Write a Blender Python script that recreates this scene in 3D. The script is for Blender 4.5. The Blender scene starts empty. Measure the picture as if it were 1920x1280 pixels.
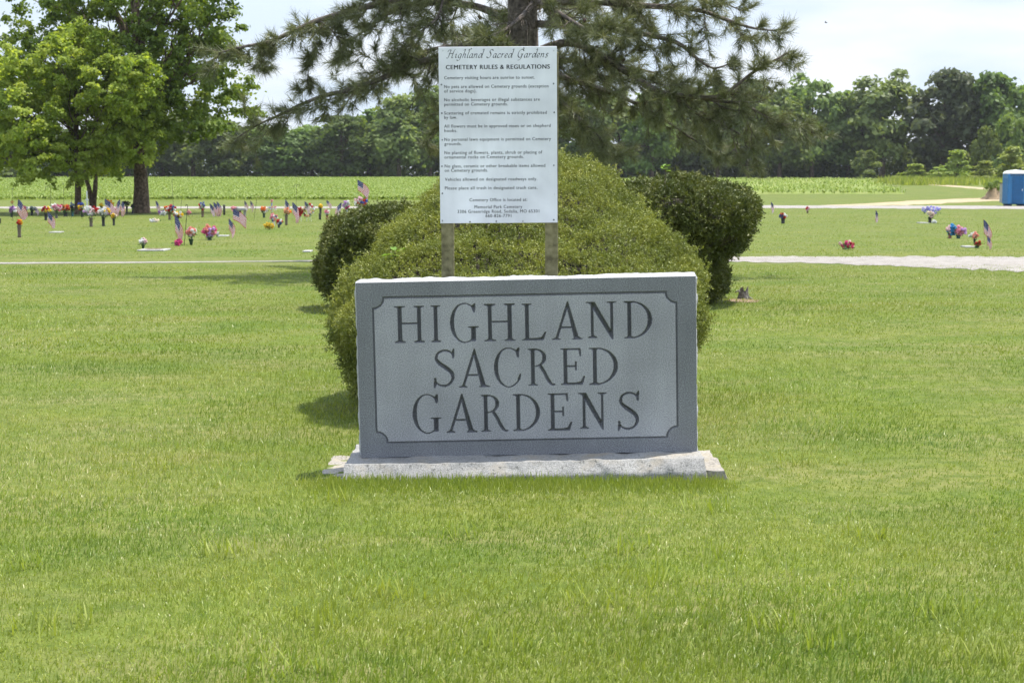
import bpy, math
import numpy as np
from mathutils import Vector, Matrix

SC = bpy.context.scene
COL = SC.collection
R = np.random.default_rng(7)

# ------------------------------------------------------------------ camera
F = 3000.0            # focal length in pixels of a 1920 px wide frame
CAMZ = 1.65
PITCH = math.atan(305.0 / F)
cam = bpy.data.cameras.new("camera")
cam.sensor_width = 36.0
cam.lens = 36.0 * F / 1920.0
cam.clip_start = 0.1
cam.clip_end = 6000.0
cam.dof.use_dof = True
cam.dof.focus_distance = 9.2
cam.dof.aperture_fstop = 9.0
camo = bpy.data.objects.new("camera", cam)
camo.location = (0, 0, CAMZ)
camo.rotation_euler = (math.pi / 2 - PITCH, 0, 0)
COL.objects.link(camo)
SC.camera = camo

# ------------------------------------------------------------------ light
SUN = Vector((0.30, 0.20, 1.0)).normalized()
SUN_EL = math.asin(SUN.z)
SUN_ROT = math.atan2(SUN.x, SUN.y)
sl = bpy.data.lights.new("sun", 'SUN')
sl.energy = 5.0
sl.angle = math.radians(0.53)
sl.color = (1.0, 0.955, 0.88)
so = bpy.data.objects.new("sun", sl)
so.rotation_euler = (-SUN).to_track_quat('-Z', 'Y').to_euler()
so.location = (0, 0, 60)
COL.objects.link(so)

W = bpy.data.worlds.new("World")
SC.world = W
W.use_nodes = True
wn, wl = W.node_tree.nodes, W.node_tree.links
wn.clear()
sky = wn.new("ShaderNodeTexSky")
sky.sky_type = 'NISHITA'
sky.sun_disc = False
sky.sun_elevation = SUN_EL
sky.sun_rotation = SUN_ROT
sky.altitude = 300
sky.air_density = 1.0
sky.dust_density = 1.6
sky.ozone_density = 1.2
wtc = wn.new("ShaderNodeTexCoord")
wmap = wn.new("ShaderNodeMapping")
wmap.inputs['Scale'].default_value = (1.0, 1.0, 3.6)
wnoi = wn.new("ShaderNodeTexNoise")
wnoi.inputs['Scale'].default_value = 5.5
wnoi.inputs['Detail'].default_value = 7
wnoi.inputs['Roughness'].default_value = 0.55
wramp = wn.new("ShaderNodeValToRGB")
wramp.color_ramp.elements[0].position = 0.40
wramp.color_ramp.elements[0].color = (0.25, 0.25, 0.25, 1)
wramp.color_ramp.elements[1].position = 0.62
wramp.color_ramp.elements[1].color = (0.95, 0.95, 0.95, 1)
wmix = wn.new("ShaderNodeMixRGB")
wmix.inputs[2].default_value = (7.5, 8.5, 10.2, 1)   # cloud, mostly above the frame, brightened and blued to light shaded faces
wbg = wn.new("ShaderNodeBackground")
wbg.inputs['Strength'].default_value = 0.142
wout = wn.new("ShaderNodeOutputWorld")
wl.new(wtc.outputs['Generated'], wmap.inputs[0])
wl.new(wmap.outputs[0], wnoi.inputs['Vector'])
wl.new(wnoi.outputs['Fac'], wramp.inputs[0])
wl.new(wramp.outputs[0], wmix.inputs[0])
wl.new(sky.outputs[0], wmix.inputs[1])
# pale haze towards the horizon, thinning upwards
wsep = wn.new("ShaderNodeSeparateXYZ"); wl.new(wtc.outputs['Generated'], wsep.inputs[0])
whz = wn.new("ShaderNodeMapRange"); whz.inputs[1].default_value = 0.10; whz.inputs[2].default_value = 0.36
whz.inputs[3].default_value = 0.95; whz.inputs[4].default_value = 0.0
wl.new(wsep.outputs['Z'], whz.inputs[0])
wn2 = wn.new("ShaderNodeTexNoise"); wn2.inputs['Scale'].default_value = 7.0; wn2.inputs['Detail'].default_value = 8
wl.new(wmap.outputs[0], wn2.inputs['Vector'])
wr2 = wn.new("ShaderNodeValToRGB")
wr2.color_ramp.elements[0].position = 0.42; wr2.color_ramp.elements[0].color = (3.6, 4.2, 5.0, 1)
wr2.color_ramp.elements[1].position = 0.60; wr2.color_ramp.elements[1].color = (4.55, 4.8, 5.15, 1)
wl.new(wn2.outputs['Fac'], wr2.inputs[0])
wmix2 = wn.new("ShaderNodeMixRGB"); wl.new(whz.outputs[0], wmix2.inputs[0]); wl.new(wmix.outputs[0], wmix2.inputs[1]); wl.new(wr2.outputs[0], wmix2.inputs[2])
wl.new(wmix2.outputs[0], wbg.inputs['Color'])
wl.new(wbg.outputs[0], wout.inputs[0])

SC.view_settings.view_transform = 'Standard'
SC.view_settings.look = 'None'
SC.view_settings.gamma = 1.0
SC.view_settings.use_curve_mapping = False
SC.view_settings.exposure = 0.60
SC.cycles.max_bounces = 6
SC.cycles.diffuse_bounces = 3
SC.cycles.transmission_bounces = 3
SC.cycles.transparent_max_bounces = 4
SC.cycles.use_adaptive_sampling = True
SC.cycles.adaptive_threshold = 0.02
SC.cycles.use_denoising = True
SC.cycles.denoiser = 'OPENIMAGEDENOISE'
SC.cycles.denoising_input_passes = 'RGB_ALBEDO_NORMAL'
SC.cycles.denoising_prefilter = 'ACCURATE'

# ------------------------------------------------------------------ photo -> world helpers
_c, _s = math.cos(PITCH), math.sin(PITCH)
def ray(px, py):
    x = (px - 960.0) / F
    u = (640.0 - py) / F
    return (x, _c + u * _s, -_s + u * _c)
def at(px, py, Y):
    d = ray(px, py)
    t = Y / d[1]
    return Vector((d[0] * t, Y, CAMZ + d[2] * t))
def hgt(y):
    """height of the terrain, which climbs gently beyond the far track"""
    y = np.asarray(y, dtype=float)
    return np.interp(y, [-50, 112, 122, 290, 330, 700, 2500], [0, 0, 0.06, 1.80, 2.1, 3.2, 6.0])
def gnd(px, py):
    d = ray(px, py)
    t = -CAMZ / d[2] if d[2] < 0 else 300.0
    for _ in range(60):
        y = d[1] * t
        tz = float(hgt(y))
        t2 = (tz - CAMZ) / d[2] if d[2] < -1e-5 else 300.0
        t = 0.5 * t + 0.5 * t2
    return Vector((d[0] * t, d[1] * t, float(hgt(d[1] * t))))

# ------------------------------------------------------------------ mesh helpers
class Acc:
    def __init__(self):
        self.v = []; self.f = []; self.m = []; self.n = 0
    def add(self, verts, faces, mat=0):
        o = self.n
        self.v.extend([tuple(p) for p in verts])
        self.f.extend([tuple(i + o for i in f) for f in faces])
        self.m.extend([mat] * len(faces))
        self.n += len(verts)
    def box(self, c, s, mat=0, M=None):
        x, y, z = s[0] / 2, s[1] / 2, s[2] / 2
        vs = [Vector((c[0] + a * x, c[1] + b * y, c[2] + d * z)) for a in (-1, 1) for b in (-1, 1) for d in (-1, 1)]
        if M is not None: vs = [M @ p for p in vs]
        self.add(vs, [(0, 1, 3, 2), (4, 6, 7, 5), (0, 4, 5, 1), (2, 3, 7, 6), (0, 2, 6, 4), (1, 5, 7, 3)], mat)
    def bbox_bevel(self, c, s, b=0.01, mat=0, M=None):
        """box with chamfered edges"""
        x, y, z = s[0] / 2, s[1] / 2, s[2] / 2
        rings = []
        for (zz, ins) in ((-z, b), (-z + b, 0), (z - b, 0), (z, b)):
            ring = []
            xx, yy = x - ins, y - ins
            for (sx, sy) in ((1, 1), (-1, 1), (-1, -1), (1, -1)):
                k = b if ins == 0 else b * 0.6
                if sx * sy > 0:
                    ring += [(sx * xx, sy * (yy - k)), (sx * (xx - k), sy * yy)]
                else:
                    ring += [(sx * (xx - k), sy * yy), (sx * xx, sy * (yy - k))]
            rings.append([Vector((c[0] + p[0], c[1] + p[1], c[2] + zz)) for p in ring])
        vs = [p for r in rings for p in r]
        if M is not None: vs = [M @ p for p in vs]
        fs = [tuple(range(7, -1, -1)), tuple(range(24, 32))]
        for k in range(3):
            for i in range(8):
                j = (i + 1) % 8
                fs.append((k * 8 + i, k * 8 + j, k * 8 + 8 + j, k * 8 + 8 + i))
        self.add(vs, fs, mat)
    def tube(self, pts, rad, n=7, mat=0, jit=0.0, cap=True):
        pts = [Vector(p) for p in pts]
        if not hasattr(rad, '__len__'): rad = [rad] * len(pts)
        vs, fs = [], []
        ref = Vector((0.31, 0.77, 0.55))
        for i, p in enumerate(pts):
            t = (pts[min(i + 1, len(pts) - 1)] - pts[max(i - 1, 0)])
            if t.length < 1e-9: t = Vector((0, 0, 1))
            t.normalize()
            a = t.cross(ref)
            if a.length < 1e-3: a = t.cross(Vector((1, 0, 0)))
            a.normalize(); b = t.cross(a)
            for k in range(n):
                w = 2 * math.pi * k / n
                r = rad[i] * (1 + (jit * R.uniform(-1, 1) if jit else 0))
                vs.append(p + a * (r * math.cos(w)) + b * (r * math.sin(w)))
        for i in range(len(pts) - 1):
            for k in range(n):
                j = (k + 1) % n
                fs.append((i * n + k, i * n + j, (i + 1) * n + j, (i + 1) * n + k))
        if cap:
            fs.append(tuple(range(n - 1, -1, -1)))
            fs.append(tuple((len(pts) - 1) * n + k for k in range(n)))
        self.add(vs, fs, mat)
    def lathe(self, prof, n=12, c=(0, 0, 0), mat=0):
        vs, fs = [], []
        for (r, z) in prof:
            for k in range(n):
                w = 2 * math.pi * k / n
                vs.append((c[0] + r * math.cos(w), c[1] + r * math.sin(w), c[2] + z))
        for i in range(len(prof) - 1):
            for k in range(n):
                j = (k + 1) % n
                fs.append((i * n + k, i * n + j, (i + 1) * n + j, (i + 1) * n + k))
        self.add(vs, fs, mat)
    def build(self, name, mats, parent=None, smooth=False):
        me = bpy.data.meshes.new(name)
        me.from_pydata([tuple(p) for p in self.v], [], self.f)
        return link_mesh(name, me, mats, parent, smooth, self.m)

def link_mesh(name, me, mats, parent=None, smooth=False, midx=None):
    if not isinstance(mats, (list, tuple)): mats = [mats]
    for m in mats: me.materials.append(m)
    if midx is not None and len(mats) > 1:
        me.polygons.foreach_set('material_index', np.asarray(midx, dtype=np.int32))
    if smooth:
        me.polygons.foreach_set('use_smooth', np.ones(len(me.polygons), dtype=bool))
    me.update()
    o = bpy.data.objects.new(name, me)
    COL.objects.link(o)
    if parent is not None: o.parent = parent
    return o

def fast_mesh(name, verts, faces, mats, parent=None, tint=None, smooth=False, midx=None):
    """verts (n,3), faces (m,k) arrays; tint = one number per vertex (its own colour variation)"""
    verts = np.ascontiguousarray(verts, dtype=np.float32)
    fl = faces if isinstance(faces, (list, tuple)) else [faces]
    me = bpy.data.meshes.new(name)
    me.vertices.add(len(verts))
    me.vertices.foreach_set('co', verts.ravel())
    nl = sum(f.size for f in fl); nf = sum(len(f) for f in fl)
    me.loops.add(nl); me.polygons.add(nf)
    me.loops.foreach_set('vertex_index', np.concatenate([f.ravel() for f in fl]).astype(np.int32))
    sizes = np.concatenate([np.full(len(f), f.shape[1], dtype=np.int64) for f in fl])
    starts = np.concatenate([[0], np.cumsum(sizes)[:-1]])
    me.polygons.foreach_set('loop_start', starts.astype(np.int32))
    try: me.polygons.foreach_set('loop_total', sizes.astype(np.int32))
    except Exception: pass
    me.update(calc_edges=True)
    if tint is not None:
        a = me.attributes.new('tint', 'FLOAT', 'POINT')
        a.data.foreach_set('value', np.ascontiguousarray(tint, dtype=np.float32))
    return link_mesh(name, me, mats, parent, smooth, midx)

def tag(o, label=None, cat=None, group=None, kind=None):
    if label: o['label'] = label
    if cat: o['category'] = cat
    if group: o['group'] = group
    if kind: o['kind'] = kind
    return o
def thing(name, loc, label, cat, group=None, rz=0.0):
    o = bpy.data.objects.new(name, None)
    o.empty_display_size = 0.2
    o.location = loc; o.rotation_euler = (0, 0, rz)
    COL.objects.link(o)
    return tag(o, label, cat, group)
def copy_tree(o, parent=None):
    kids = [k for k in o.children]
    c = o.copy(); COL.objects.link(c)
    if parent is not None: c.parent = parent
    for k in kids: copy_tree(k, c)
    return c

def unit(a):
    return a / np.maximum(np.linalg.norm(a, axis=-1, keepdims=True), 1e-9)

def leaf_arrays(cen, nrm, length, width, fold=0.0):
    """rhombic leaves, one quad each; centres (n,3), normals (n,3)"""
    n = len(cen)
    r = R.normal(size=(n, 3))
    a = unit(np.cross(nrm, r)); b = unit(np.cross(nrm, a))
    L = (length * R.uniform(0.65, 1.25, n))[:, None] * 0.5
    Wd = (width * R.uniform(0.65, 1.25, n))[:, None] * 0.5
    k = (R.uniform(-0.25, 0.1, n))[:, None]
    v = np.stack([cen - a * L, cen + b * Wd + a * L * k, cen + a * L, cen - b * Wd + a * L * k], axis=1).reshape(-1, 3)
    f = np.arange(n * 4).reshape(n, 4)
    return v, f

# value noise (numpy)
_perm = R.permutation(4096)
_val = R.uniform(-1, 1, 4096)
def vnoise(p, scale=1.0):
    p = np.asarray(p, dtype=float) * scale
    i = np.floor(p).astype(np.int64); f = p - i
    f = f * f * (3 - 2 * f)
    out = 0
    for dx in (0, 1):
        for dy in (0, 1):
            for dz in (0, 1):
                h = _perm[(i[..., 0] + dx + _perm[(i[..., 1] + dy + _perm[(i[..., 2] + dz) & 4095]) & 4095]) & 4095]
                w = (f[..., 0] if dx else 1 - f[..., 0]) * (f[..., 1] if dy else 1 - f[..., 1]) * (f[..., 2] if dz else 1 - f[..., 2])
                out = out + w * _val[h]
    return out
def fbm(p, scale=1.0, oct=3):
    return sum(vnoise(p, scale * 2 ** k) * 0.5 ** k for k in range(oct))

# ------------------------------------------------------------------ materials
def new_mat(name):
    m = bpy.data.materials.new(name); m.use_nodes = True
    return m, m.node_tree.nodes, m.node_tree.links, m.node_tree.nodes['Principled BSDF']
def rgb(c): return (c[0], c[1], c[2], 1)

def mat_plain(name, col, rough=0.6, var=0.12, scale=12.0, bump=0.0, bscale=80.0, spec=0.35, metal=0.0, trans=0.0):
    m, n, l, p = new_mat(name)
    tc = n.new('ShaderNodeTexCoord')
    no = n.new('ShaderNodeTexNoise'); no.inputs['Scale'].default_value = scale; no.inputs['Detail'].default_value = 5
    l.new(tc.outputs['Object'], no.inputs['Vector'])
    mr = n.new('ShaderNodeMapRange'); mr.inputs[1].default_value = 0.3; mr.inputs[2].default_value = 0.7
    mr.inputs[3].default_value = 1 - var; mr.inputs[4].default_value = 1 + var
    l.new(no.outputs['Fac'], mr.inputs[0])
    mx = n.new('ShaderNodeMixRGB'); mx.blend_type = 'MULTIPLY'; mx.inputs[0].default_value = 1
    mx.inputs[1].default_value = rgb(col); l.new(mr.outputs[0], mx.inputs[2])
    l.new(mx.outputs[0], p.inputs['Base Color'])
    p.inputs['Roughness'].default_value = rough; p.inputs['Metallic'].default_value = metal
    p.inputs['Specular IOR Level'].default_value = spec
    if bump:
        nb = n.new('ShaderNodeTexNoise'); nb.inputs['Scale'].default_value = bscale; nb.inputs['Detail'].default_value = 4
        l.new(tc.outputs['Object'], nb.inputs['Vector'])
        b = n.new('ShaderNodeBump'); b.inputs['Strength'].default_value = bump; b.inputs['Distance'].default_value = 0.01
        l.new(nb.outputs['Fac'], b.inputs['Height']); l.new(b.outputs[0], p.inputs['Normal'])
    if trans:
        t = n.new('ShaderNodeBsdfTranslucent'); l.new(mx.outputs[0], t.inputs['Color'])
        ms = n.new('ShaderNodeMixShader'); ms.inputs[0].default_value = trans
        l.new(p.outputs[0], ms.inputs[1]); l.new(t.outputs[0], ms.inputs[2])
        l.new(ms.outputs[0], n['Material Output'].inputs[0])
    return m

def mat_leaf(name, stops, trans=0.3, tcol=(1.25, 1.2, 0.7), rough=0.55, spec=0.25, objvar=0.0, patch=0.0, pscale=0.5, huecol=None):
    """leaf colour from each leaf's own tint (0..1)"""
    m, n, l, p = new_mat(name)
    at_ = n.new('ShaderNodeAttribute'); at_.attribute_name = 'tint'
    rp = n.new('ShaderNodeValToRGB')
    rp.color_ramp.elements[0].position = stops[0][0]; rp.color_ramp.elements[0].color = rgb(stops[0][1])
    rp.color_ramp.elements[1].position = stops[-1][0]; rp.color_ramp.elements[1].color = rgb(stops[-1][1])
    for s in stops[1:-1]:
        e = rp.color_ramp.elements.new(s[0]); e.color = rgb(s[1])
    l.new(at_.outputs['Fac'], rp.inputs[0])
    col = rp.outputs[0]
    if patch:
        g = n.new('ShaderNodeNewGeometry')
        no = n.new('ShaderNodeTexNoise'); no.inputs['Scale'].default_value = pscale; no.inputs['Detail'].default_value = 4
        l.new(g.outputs['Position'], no.inputs['Vector'])
        mr = n.new('ShaderNodeMapRange'); mr.inputs[1].default_value = 0.35; mr.inputs[2].default_value = 0.65
        mr.inputs[3].default_value = 0.0; mr.inputs[4].default_value = patch
        l.new(no.outputs['Fac'], mr.inputs[0])
        mx = n.new('ShaderNodeMixRGB'); l.new(mr.outputs[0], mx.inputs[0]); l.new(col, mx.inputs[1])
        mx.inputs[2].default_value = rgb(huecol)
        col = mx.outputs[0]
    if objvar:
        oi = n.new('ShaderNodeObjectInfo')
        hs = n.new('ShaderNodeHueSaturation')
        m1 = n.new('ShaderNodeMapRange'); m1.inputs[3].default_value = 0.5 - 0.03 * objvar; m1.inputs[4].default_value = 0.5 + 0.03 * objvar
        m2 = n.new('ShaderNodeMapRange'); m2.inputs[3].default_value = 1 - 0.4 * objvar; m2.inputs[4].default_value = 1 + 0.4 * objvar
        l.new(oi.outputs['Random'], m1.inputs[0]); l.new(oi.outputs['Random'], m2.inputs[0])
        l.new(m1.outputs[0], hs.inputs['Hue']); l.new(m2.outputs[0], hs.inputs['Value']); l.new(col, hs.inputs['Color'])
        col = hs.outputs[0]
    l.new(col, p.inputs['Base Color'])
    p.inputs['Roughness'].default_value = rough
    p.inputs['Specular IOR Level'].default_value = spec
    if trans:
        tm = n.new('ShaderNodeMixRGB'); tm.blend_type = 'MULTIPLY'; tm.inputs[0].default_value = 1
        tm.inputs[2].default_value = rgb(tcol); l.new(col, tm.inputs[1])
        t = n.new('ShaderNodeBsdfTranslucent'); l.new(tm.outputs[0], t.inputs['Color'])
        ms = n.new('ShaderNodeMixShader'); ms.inputs[0].default_value = trans
        l.new(p.outputs[0], ms.inputs[1]); l.new(t.outputs[0], ms.inputs[2])
        l.new(ms.outputs[0], n['Material Output'].inputs[0])
    return m

def mat_ground(name, cols, scales, bump=0.4, bscale=40, rough=0.95):
    """ground built from noises of several sizes: cols = base, patch1, patch2, fine"""
    m, n, l, p = new_mat(name)
    g = n.new('ShaderNodeNewGeometry')
    col = None
    for i, (c, s) in enumerate(zip(cols[1:], scales)):
        no = n.new('ShaderNodeTexNoise'); no.inputs['Scale'].default_value = s; no.inputs['Detail'].default_value = 6
        no.inputs['Roughness'].default_value = 0.6
        mp = n.new('ShaderNodeMapping'); mp.inputs['Scale'].default_value = (0.45, 1.0, 1.0) if i % 2 == 0 else (1, 1, 1)
        l.new(g.outputs['Position'], mp.inputs[0]); l.new(mp.outputs[0], no.inputs['Vector'])
        mr = n.new('ShaderNodeMapRange'); mr.inputs[1].default_value = 0.42; mr.inputs[2].default_value = 0.66
        mr.inputs[4].default_value = 0.85
        l.new(no.outputs['Fac'], mr.inputs[0])
        mx = n.new('ShaderNodeMixRGB'); l.new(mr.outputs[0], mx.inputs[0])
        if col is None: mx.inputs[1].default_value = rgb(cols[0])
        else: l.new(col, mx.inputs[1])
        mx.inputs[2].default_value = rgb(c); col = mx.outputs[0]
    l.new(col, p.inputs['Base Color'])
    p.inputs['Roughness'].default_value = rough; p.inputs['Specular IOR Level'].default_value = 0.1
    nb = n.new('ShaderNodeTexNoise'); nb.inputs['Scale'].default_value = bscale; nb.inputs['Detail'].default_value = 5
    l.new(g.outputs['Position'], nb.inputs['Vector'])
    b = n.new('ShaderNodeBump'); b.inputs['Strength'].default_value = bump; b.inputs['Distance'].default_value = 0.03
    l.new(nb.outputs['Fac'], b.inputs['Height']); l.new(b.outputs[0], p.inputs['Normal'])
    return m

def mat_granite(name, base, dark, light, amount=0.5, scale=420, rough=0.55, spec=0.3, stain=None, stain_scale=3.0, stain_thr=(0.5, 0.7), streak=0.0, bump=0.25, bscale=160):
    m, n, l, p = new_mat(name)
    tc = n.new('ShaderNodeTexCoord')
    no = n.new('ShaderNodeTexNoise'); no.inputs['Scale'].default_value = scale; no.inputs['Detail'].default_value = 3
    l.new(tc.outputs['Object'], no.inputs['Vector'])
    rp = n.new('ShaderNodeValToRGB')
    rp.color_ramp.elements[0].position = 0.30; rp.color_ramp.elements[0].color = rgb(dark)
    rp.color_ramp.elements[1].position = 0.72; rp.color_ramp.elements[1].color = rgb(light)
    e = rp.color_ramp.elements.new(0.5); e.color = rgb(base)
    l.new(no.outputs['Fac'], rp.inputs[0])
    big = n.new('ShaderNodeTexNoise'); big.inputs['Scale'].default_value = 2.2; big.inputs['Detail'].default_value = 6
    l.new(tc.outputs['Object'], big.inputs['Vector'])
    mr = n.new('ShaderNodeMapRange'); mr.inputs[1].default_value = 0.3; mr.inputs[2].default_value = 0.7
    mr.inputs[3].default_value = 0.80; mr.inputs[4].default_value = 1.13
    l.new(big.outputs['Fac'], mr.inputs[0])
    mx = n.new('ShaderNodeMixRGB'); mx.blend_type = 'MULTIPLY'; mx.inputs[0].default_value = 1
    l.new(rp.outputs[0], mx.inputs[1]); l.new(mr.outputs[0], mx.inputs[2])
    col = mx.outputs[0]
    if streak:
        mp = n.new('ShaderNodeMapping'); mp.inputs['Scale'].default_value = (9.0, 9.0, 0.7)
        l.new(tc.outputs['Object'], mp.inputs[0])
        sn = n.new('ShaderNodeTexNoise'); sn.inputs['Scale'].default_value = 1.6; sn.inputs['Detail'].default_value = 5
        l.new(mp.outputs[0], sn.inputs['Vector'])
        sr = n.new('ShaderNodeMapRange'); sr.inputs[1].default_value = 0.35; sr.inputs[2].default_value = 0.7
        sr.inputs[3].default_value = 1.0 + streak * 0.5; sr.inputs[4].default_value = 1.0 - streak
        l.new(sn.outputs['Fac'], sr.inputs[0])
        m2 = n.new('ShaderNodeMixRGB'); m2.blend_type = 'MULTIPLY'; m2.inputs[0].default_value = 1
        l.new(col, m2.inputs[1]); l.new(sr.outputs[0], m2.inputs[2]); col = m2.outputs[0]
    if stain is not None:
        for (scol, sc, lo, hi) in stain:
            st = n.new('ShaderNodeTexNoise'); st.inputs['Scale'].default_value = sc; st.inputs['Detail'].default_value = 8
            st.inputs['Roughness'].default_value = 0.65
            l.new(tc.outputs['Object'], st.inputs['Vector'])
            r2 = n.new('ShaderNodeMapRange'); r2.inputs[1].default_value = lo; r2.inputs[2].default_value = hi
            l.new(st.outputs['Fac'], r2.inputs[0])
            m3 = n.new('ShaderNodeMixRGB'); l.new(r2.outputs[0], m3.inputs[0]); l.new(col, m3.inputs[1]); m3.inputs[2].default_value = rgb(scol)
            col = m3.outputs[0]
    l.new(col, p.inputs['Base Color'])
    p.inputs['Roughness'].default_value = rough; p.inputs['Specular IOR Level'].default_value = spec
    nb = n.new('ShaderNodeTexNoise'); nb.inputs['Scale'].default_value = bscale; nb.inputs['Detail'].default_value = 4
    l.new(tc.outputs['Object'], nb.inputs['Vector'])
    b = n.new('ShaderNodeBump'); b.inputs['Strength'].default_value = bump; b.inputs['Distance'].default_value = 0.004
    l.new(nb.outputs['Fac'], b.inputs['Height']); l.new(b.outputs[0], p.inputs['Normal'])
    return m
HAZE = 0.0001
NB = (150000, 170000, 170000, 120000)   # how many blades of grass in each band of the lawn
# ================================================================== THE SETTING
M_lawn = mat_ground("lawn_soil_and_turf", [(0.112, 0.148, 0.025), (0.155, 0.168, 0.036), (0.078, 0.118, 0.021), (0.170, 0.165, 0.062), (0.066, 0.098, 0.017)],
                    [0.16, 0.55, 1.3, 7.0], bump=0.6, bscale=22)
M_field = mat_ground("young_crop_soil", [(0.15, 0.20, 0.022), (0.18, 0.235, 0.03), (0.12, 0.17, 0.022)], [0.05, 0.9], bump=0.3, bscale=3)
M_field_r = mat_ground("young_corn_soil", [(0.17, 0.22, 0.045), (0.13, 0.21, 0.03), (0.22, 0.20, 0.09)], [0.2, 1.2], bump=0.3, bscale=3)
M_gravel = mat_ground("pale_limestone_gravel", [(0.285, 0.26, 0.23), (0.34, 0.315, 0.285), (0.165, 0.15, 0.13), (0.32, 0.30, 0.28)], [0.5, 3.0, 14.0], bump=0.9, bscale=30)
M_track = mat_ground("tan_dirt", [(0.33, 0.27, 0.17), (0.28, 0.24, 0.13), (0.38, 0.31, 0.21)], [0.3, 1.5], bump=0.5, bscale=8)
M_dirt = mat_ground("bare_brown_dirt", [(0.22, 0.16, 0.10), (0.28, 0.21, 0.13), (0.17, 0.13, 0.08)], [1.0, 4.0], bump=0.8, bscale=8)
M_stubble = mat_ground("tan_stubble", [(0.40, 0.27, 0.13), (0.34, 0.24, 0.12), (0.30, 0.25, 0.10)], [0.02, 0.2], bump=0.1, bscale=2)

ys = np.concatenate([np.arange(-30, 112, 6.0), [112, 122], np.arange(130, 290, 8.0), [290, 310, 330, 400, 500, 700, 1200, 1800, 2500]])
xs = np.array([-2500, -1200, -600, -300, -150, -80, -40, -20, -10, 0, 10, 20, 40, 80, 150, 300, 600, 1200, 2500.0])
gx, gy = np.meshgrid(xs, ys)
gv = np.stack([gx.ravel(), gy.ravel(), hgt(gy.ravel())], 1)
nx = len(xs)
ii, jj = np.meshgrid(np.arange(len(ys) - 1), np.arange(nx - 1), indexing='ij')
q = (ii * nx + jj).ravel()
ground = fast_mesh("ground", gv, np.stack([q, q + 1, q + nx + 1, q + nx], 1), M_lawn)
tag(ground, "mown cemetery lawn reaching to the far woods", None, None, "structure")

def sheet(name, rows, mat, lift=0.004, label=None, along='x'):
    """rows: (px, top py, bottom py) of a band lying on the ground; subdivided, with a slightly ragged edge"""
    a = Acc(); pts = []
    for (p0, p1) in zip(rows[:-1], rows[1:]):
        k = max(2, int(abs(p1[0] - p0[0]) / 12))
        for i in range(k):
            t = i / k
            pts.append([p0[j] + (p1[j] - p0[j]) * t for j in range(3)])
    pts.append(list(rows[-1]))
    vs = []
    for i, (px, t_, b_) in enumerate(pts):
        w = max(0.2, b_ - t_)
        A = gnd(px, t_ + R.normal() * 0.04 * w); B = gnd(px, b_ + R.normal() * 0.055 * w)
        for k in range(5):
            p = A.lerp(B, k / 4.0)
            vs.append((p.x, p.y, float(hgt(p.y)) + lift))
    fs = []
    for i in range(len(pts) - 1):
        for k in range(4):
            fs.append((i * 5 + k, i * 5 + k + 1, i * 5 + 6 + k, i * 5 + 5 + k))
    a.add(vs, fs)
    o = a.build(name, mat)
    return tag(o, label, None, None, "structure")

near_road = [(-500, 491, 497), (0, 492.3, 495.0), (200, 491.4, 493.9), (400, 490.3, 492.3), (470, 489.6, 491.2), (540, 489.0, 490.9), (590, 487.9, 490.5), (760, 485, 490.5), (1300, 482, 489),
             (1370, 481.5, 491), (1500, 481, 493), (1560, 481, 495), (1680, 481, 499.5), (1800, 481.5, 504.5), (1920, 482, 510), (2350, 484, 535)]
sheet("gravel_drive", near_road, M_gravel, 0.006, "pale gravel cemetery drive crossing the lawn behind the hedges")
sheet("far_gravel_road", [(-500, 387.6, 391.5), (0, 387.6, 391.3), (640, 387.2, 390.8), (1000, 386, 390.0), (1425, 385.3, 390.2), (1700, 385.8, 391.3), (1920, 386, 392), (2400, 386, 393)],
      M_gravel, 0.006, "thin pale gravel road on the far side of the graves")
sheet("dirt_track", [(1540, 385.0, 386.2), (1620, 382.0, 385.6), (1700, 377, 384.5), (1790, 373, 380.5), (1850, 372, 377.5), (1905, 373, 376), (1990, 373, 376)],
      M_track, 0.004, "tan dirt track leading to the portable toilet")
sheet("field_lane", [(1660, 341, 342), (1740, 345, 346.5), (1790, 348, 351), (1850, 352, 356), (1960, 357, 363)], M_track, 0.004, "faint tan wheel track along the field edge")

# bare patches where the mower and traffic have worn the turf
def patch(name, px, py, rx, ry, mat, label, lift=0.004):
    c = gnd(px, py); n = 28; vs = [(c.x, c.y, float(hgt(c.y)) + lift)]
    for k in range(n):
        w = 2 * math.pi * k / n
        r = 1 + 0.25 * R.uniform(-1, 1)
        x, y = c.x + rx * r * math.cos(w), c.y + ry * r * math.sin(w)
        vs.append((x, y, float(hgt(y)) + lift))
    a = Acc(); a.add(vs, [(0, 1 + k, 1 + (k + 1) % n) for k in range(n)])
    tag(a.build(name, mat), label, None, None, "structure")
patch("bare_earth", 1392, 564, 0.20, 0.32, M_dirt, "patch of bare brown earth round the old stump")

# the crop land (two sheets in one)
def yrows(y0, y1):
    return sorted(set([y0, y1] + [float(y) for y in ys if y0 < y < y1]))
def land(name, y0, y1, xl, xr, mat, label):
    a = Acc(); rows = yrows(y0, y1); vs = []
    for y in rows:
        t = (y - y0) / (y1 - y0)
        A = xl[0] + (xl[1] - xl[0]) * t; B = xr[0] + (xr[1] - xr[0]) * t
        for k in range(9):
            vs.append((A + (B - A) * k / 8, y, float(hgt(y)) + 0.006))
    fs = [(i * 9 + k, i * 9 + k + 1, i * 9 + 10 + k, i * 9 + 9 + k) for i in range(len(rows) - 1) for k in range(8)]
    a.add(vs, fs)
    return tag(a.build(name, mat), label, None, None, "structure")
land("crop_field", 121, 288, (-320, -320), (6, 9.9), M_field, "bright green field of young crops below the far woods")
land("corn_patch", 143, 262, (10, 10), (35, 58), M_field_r, "patch of young corn with thin rows beside the grassy lane")
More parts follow.
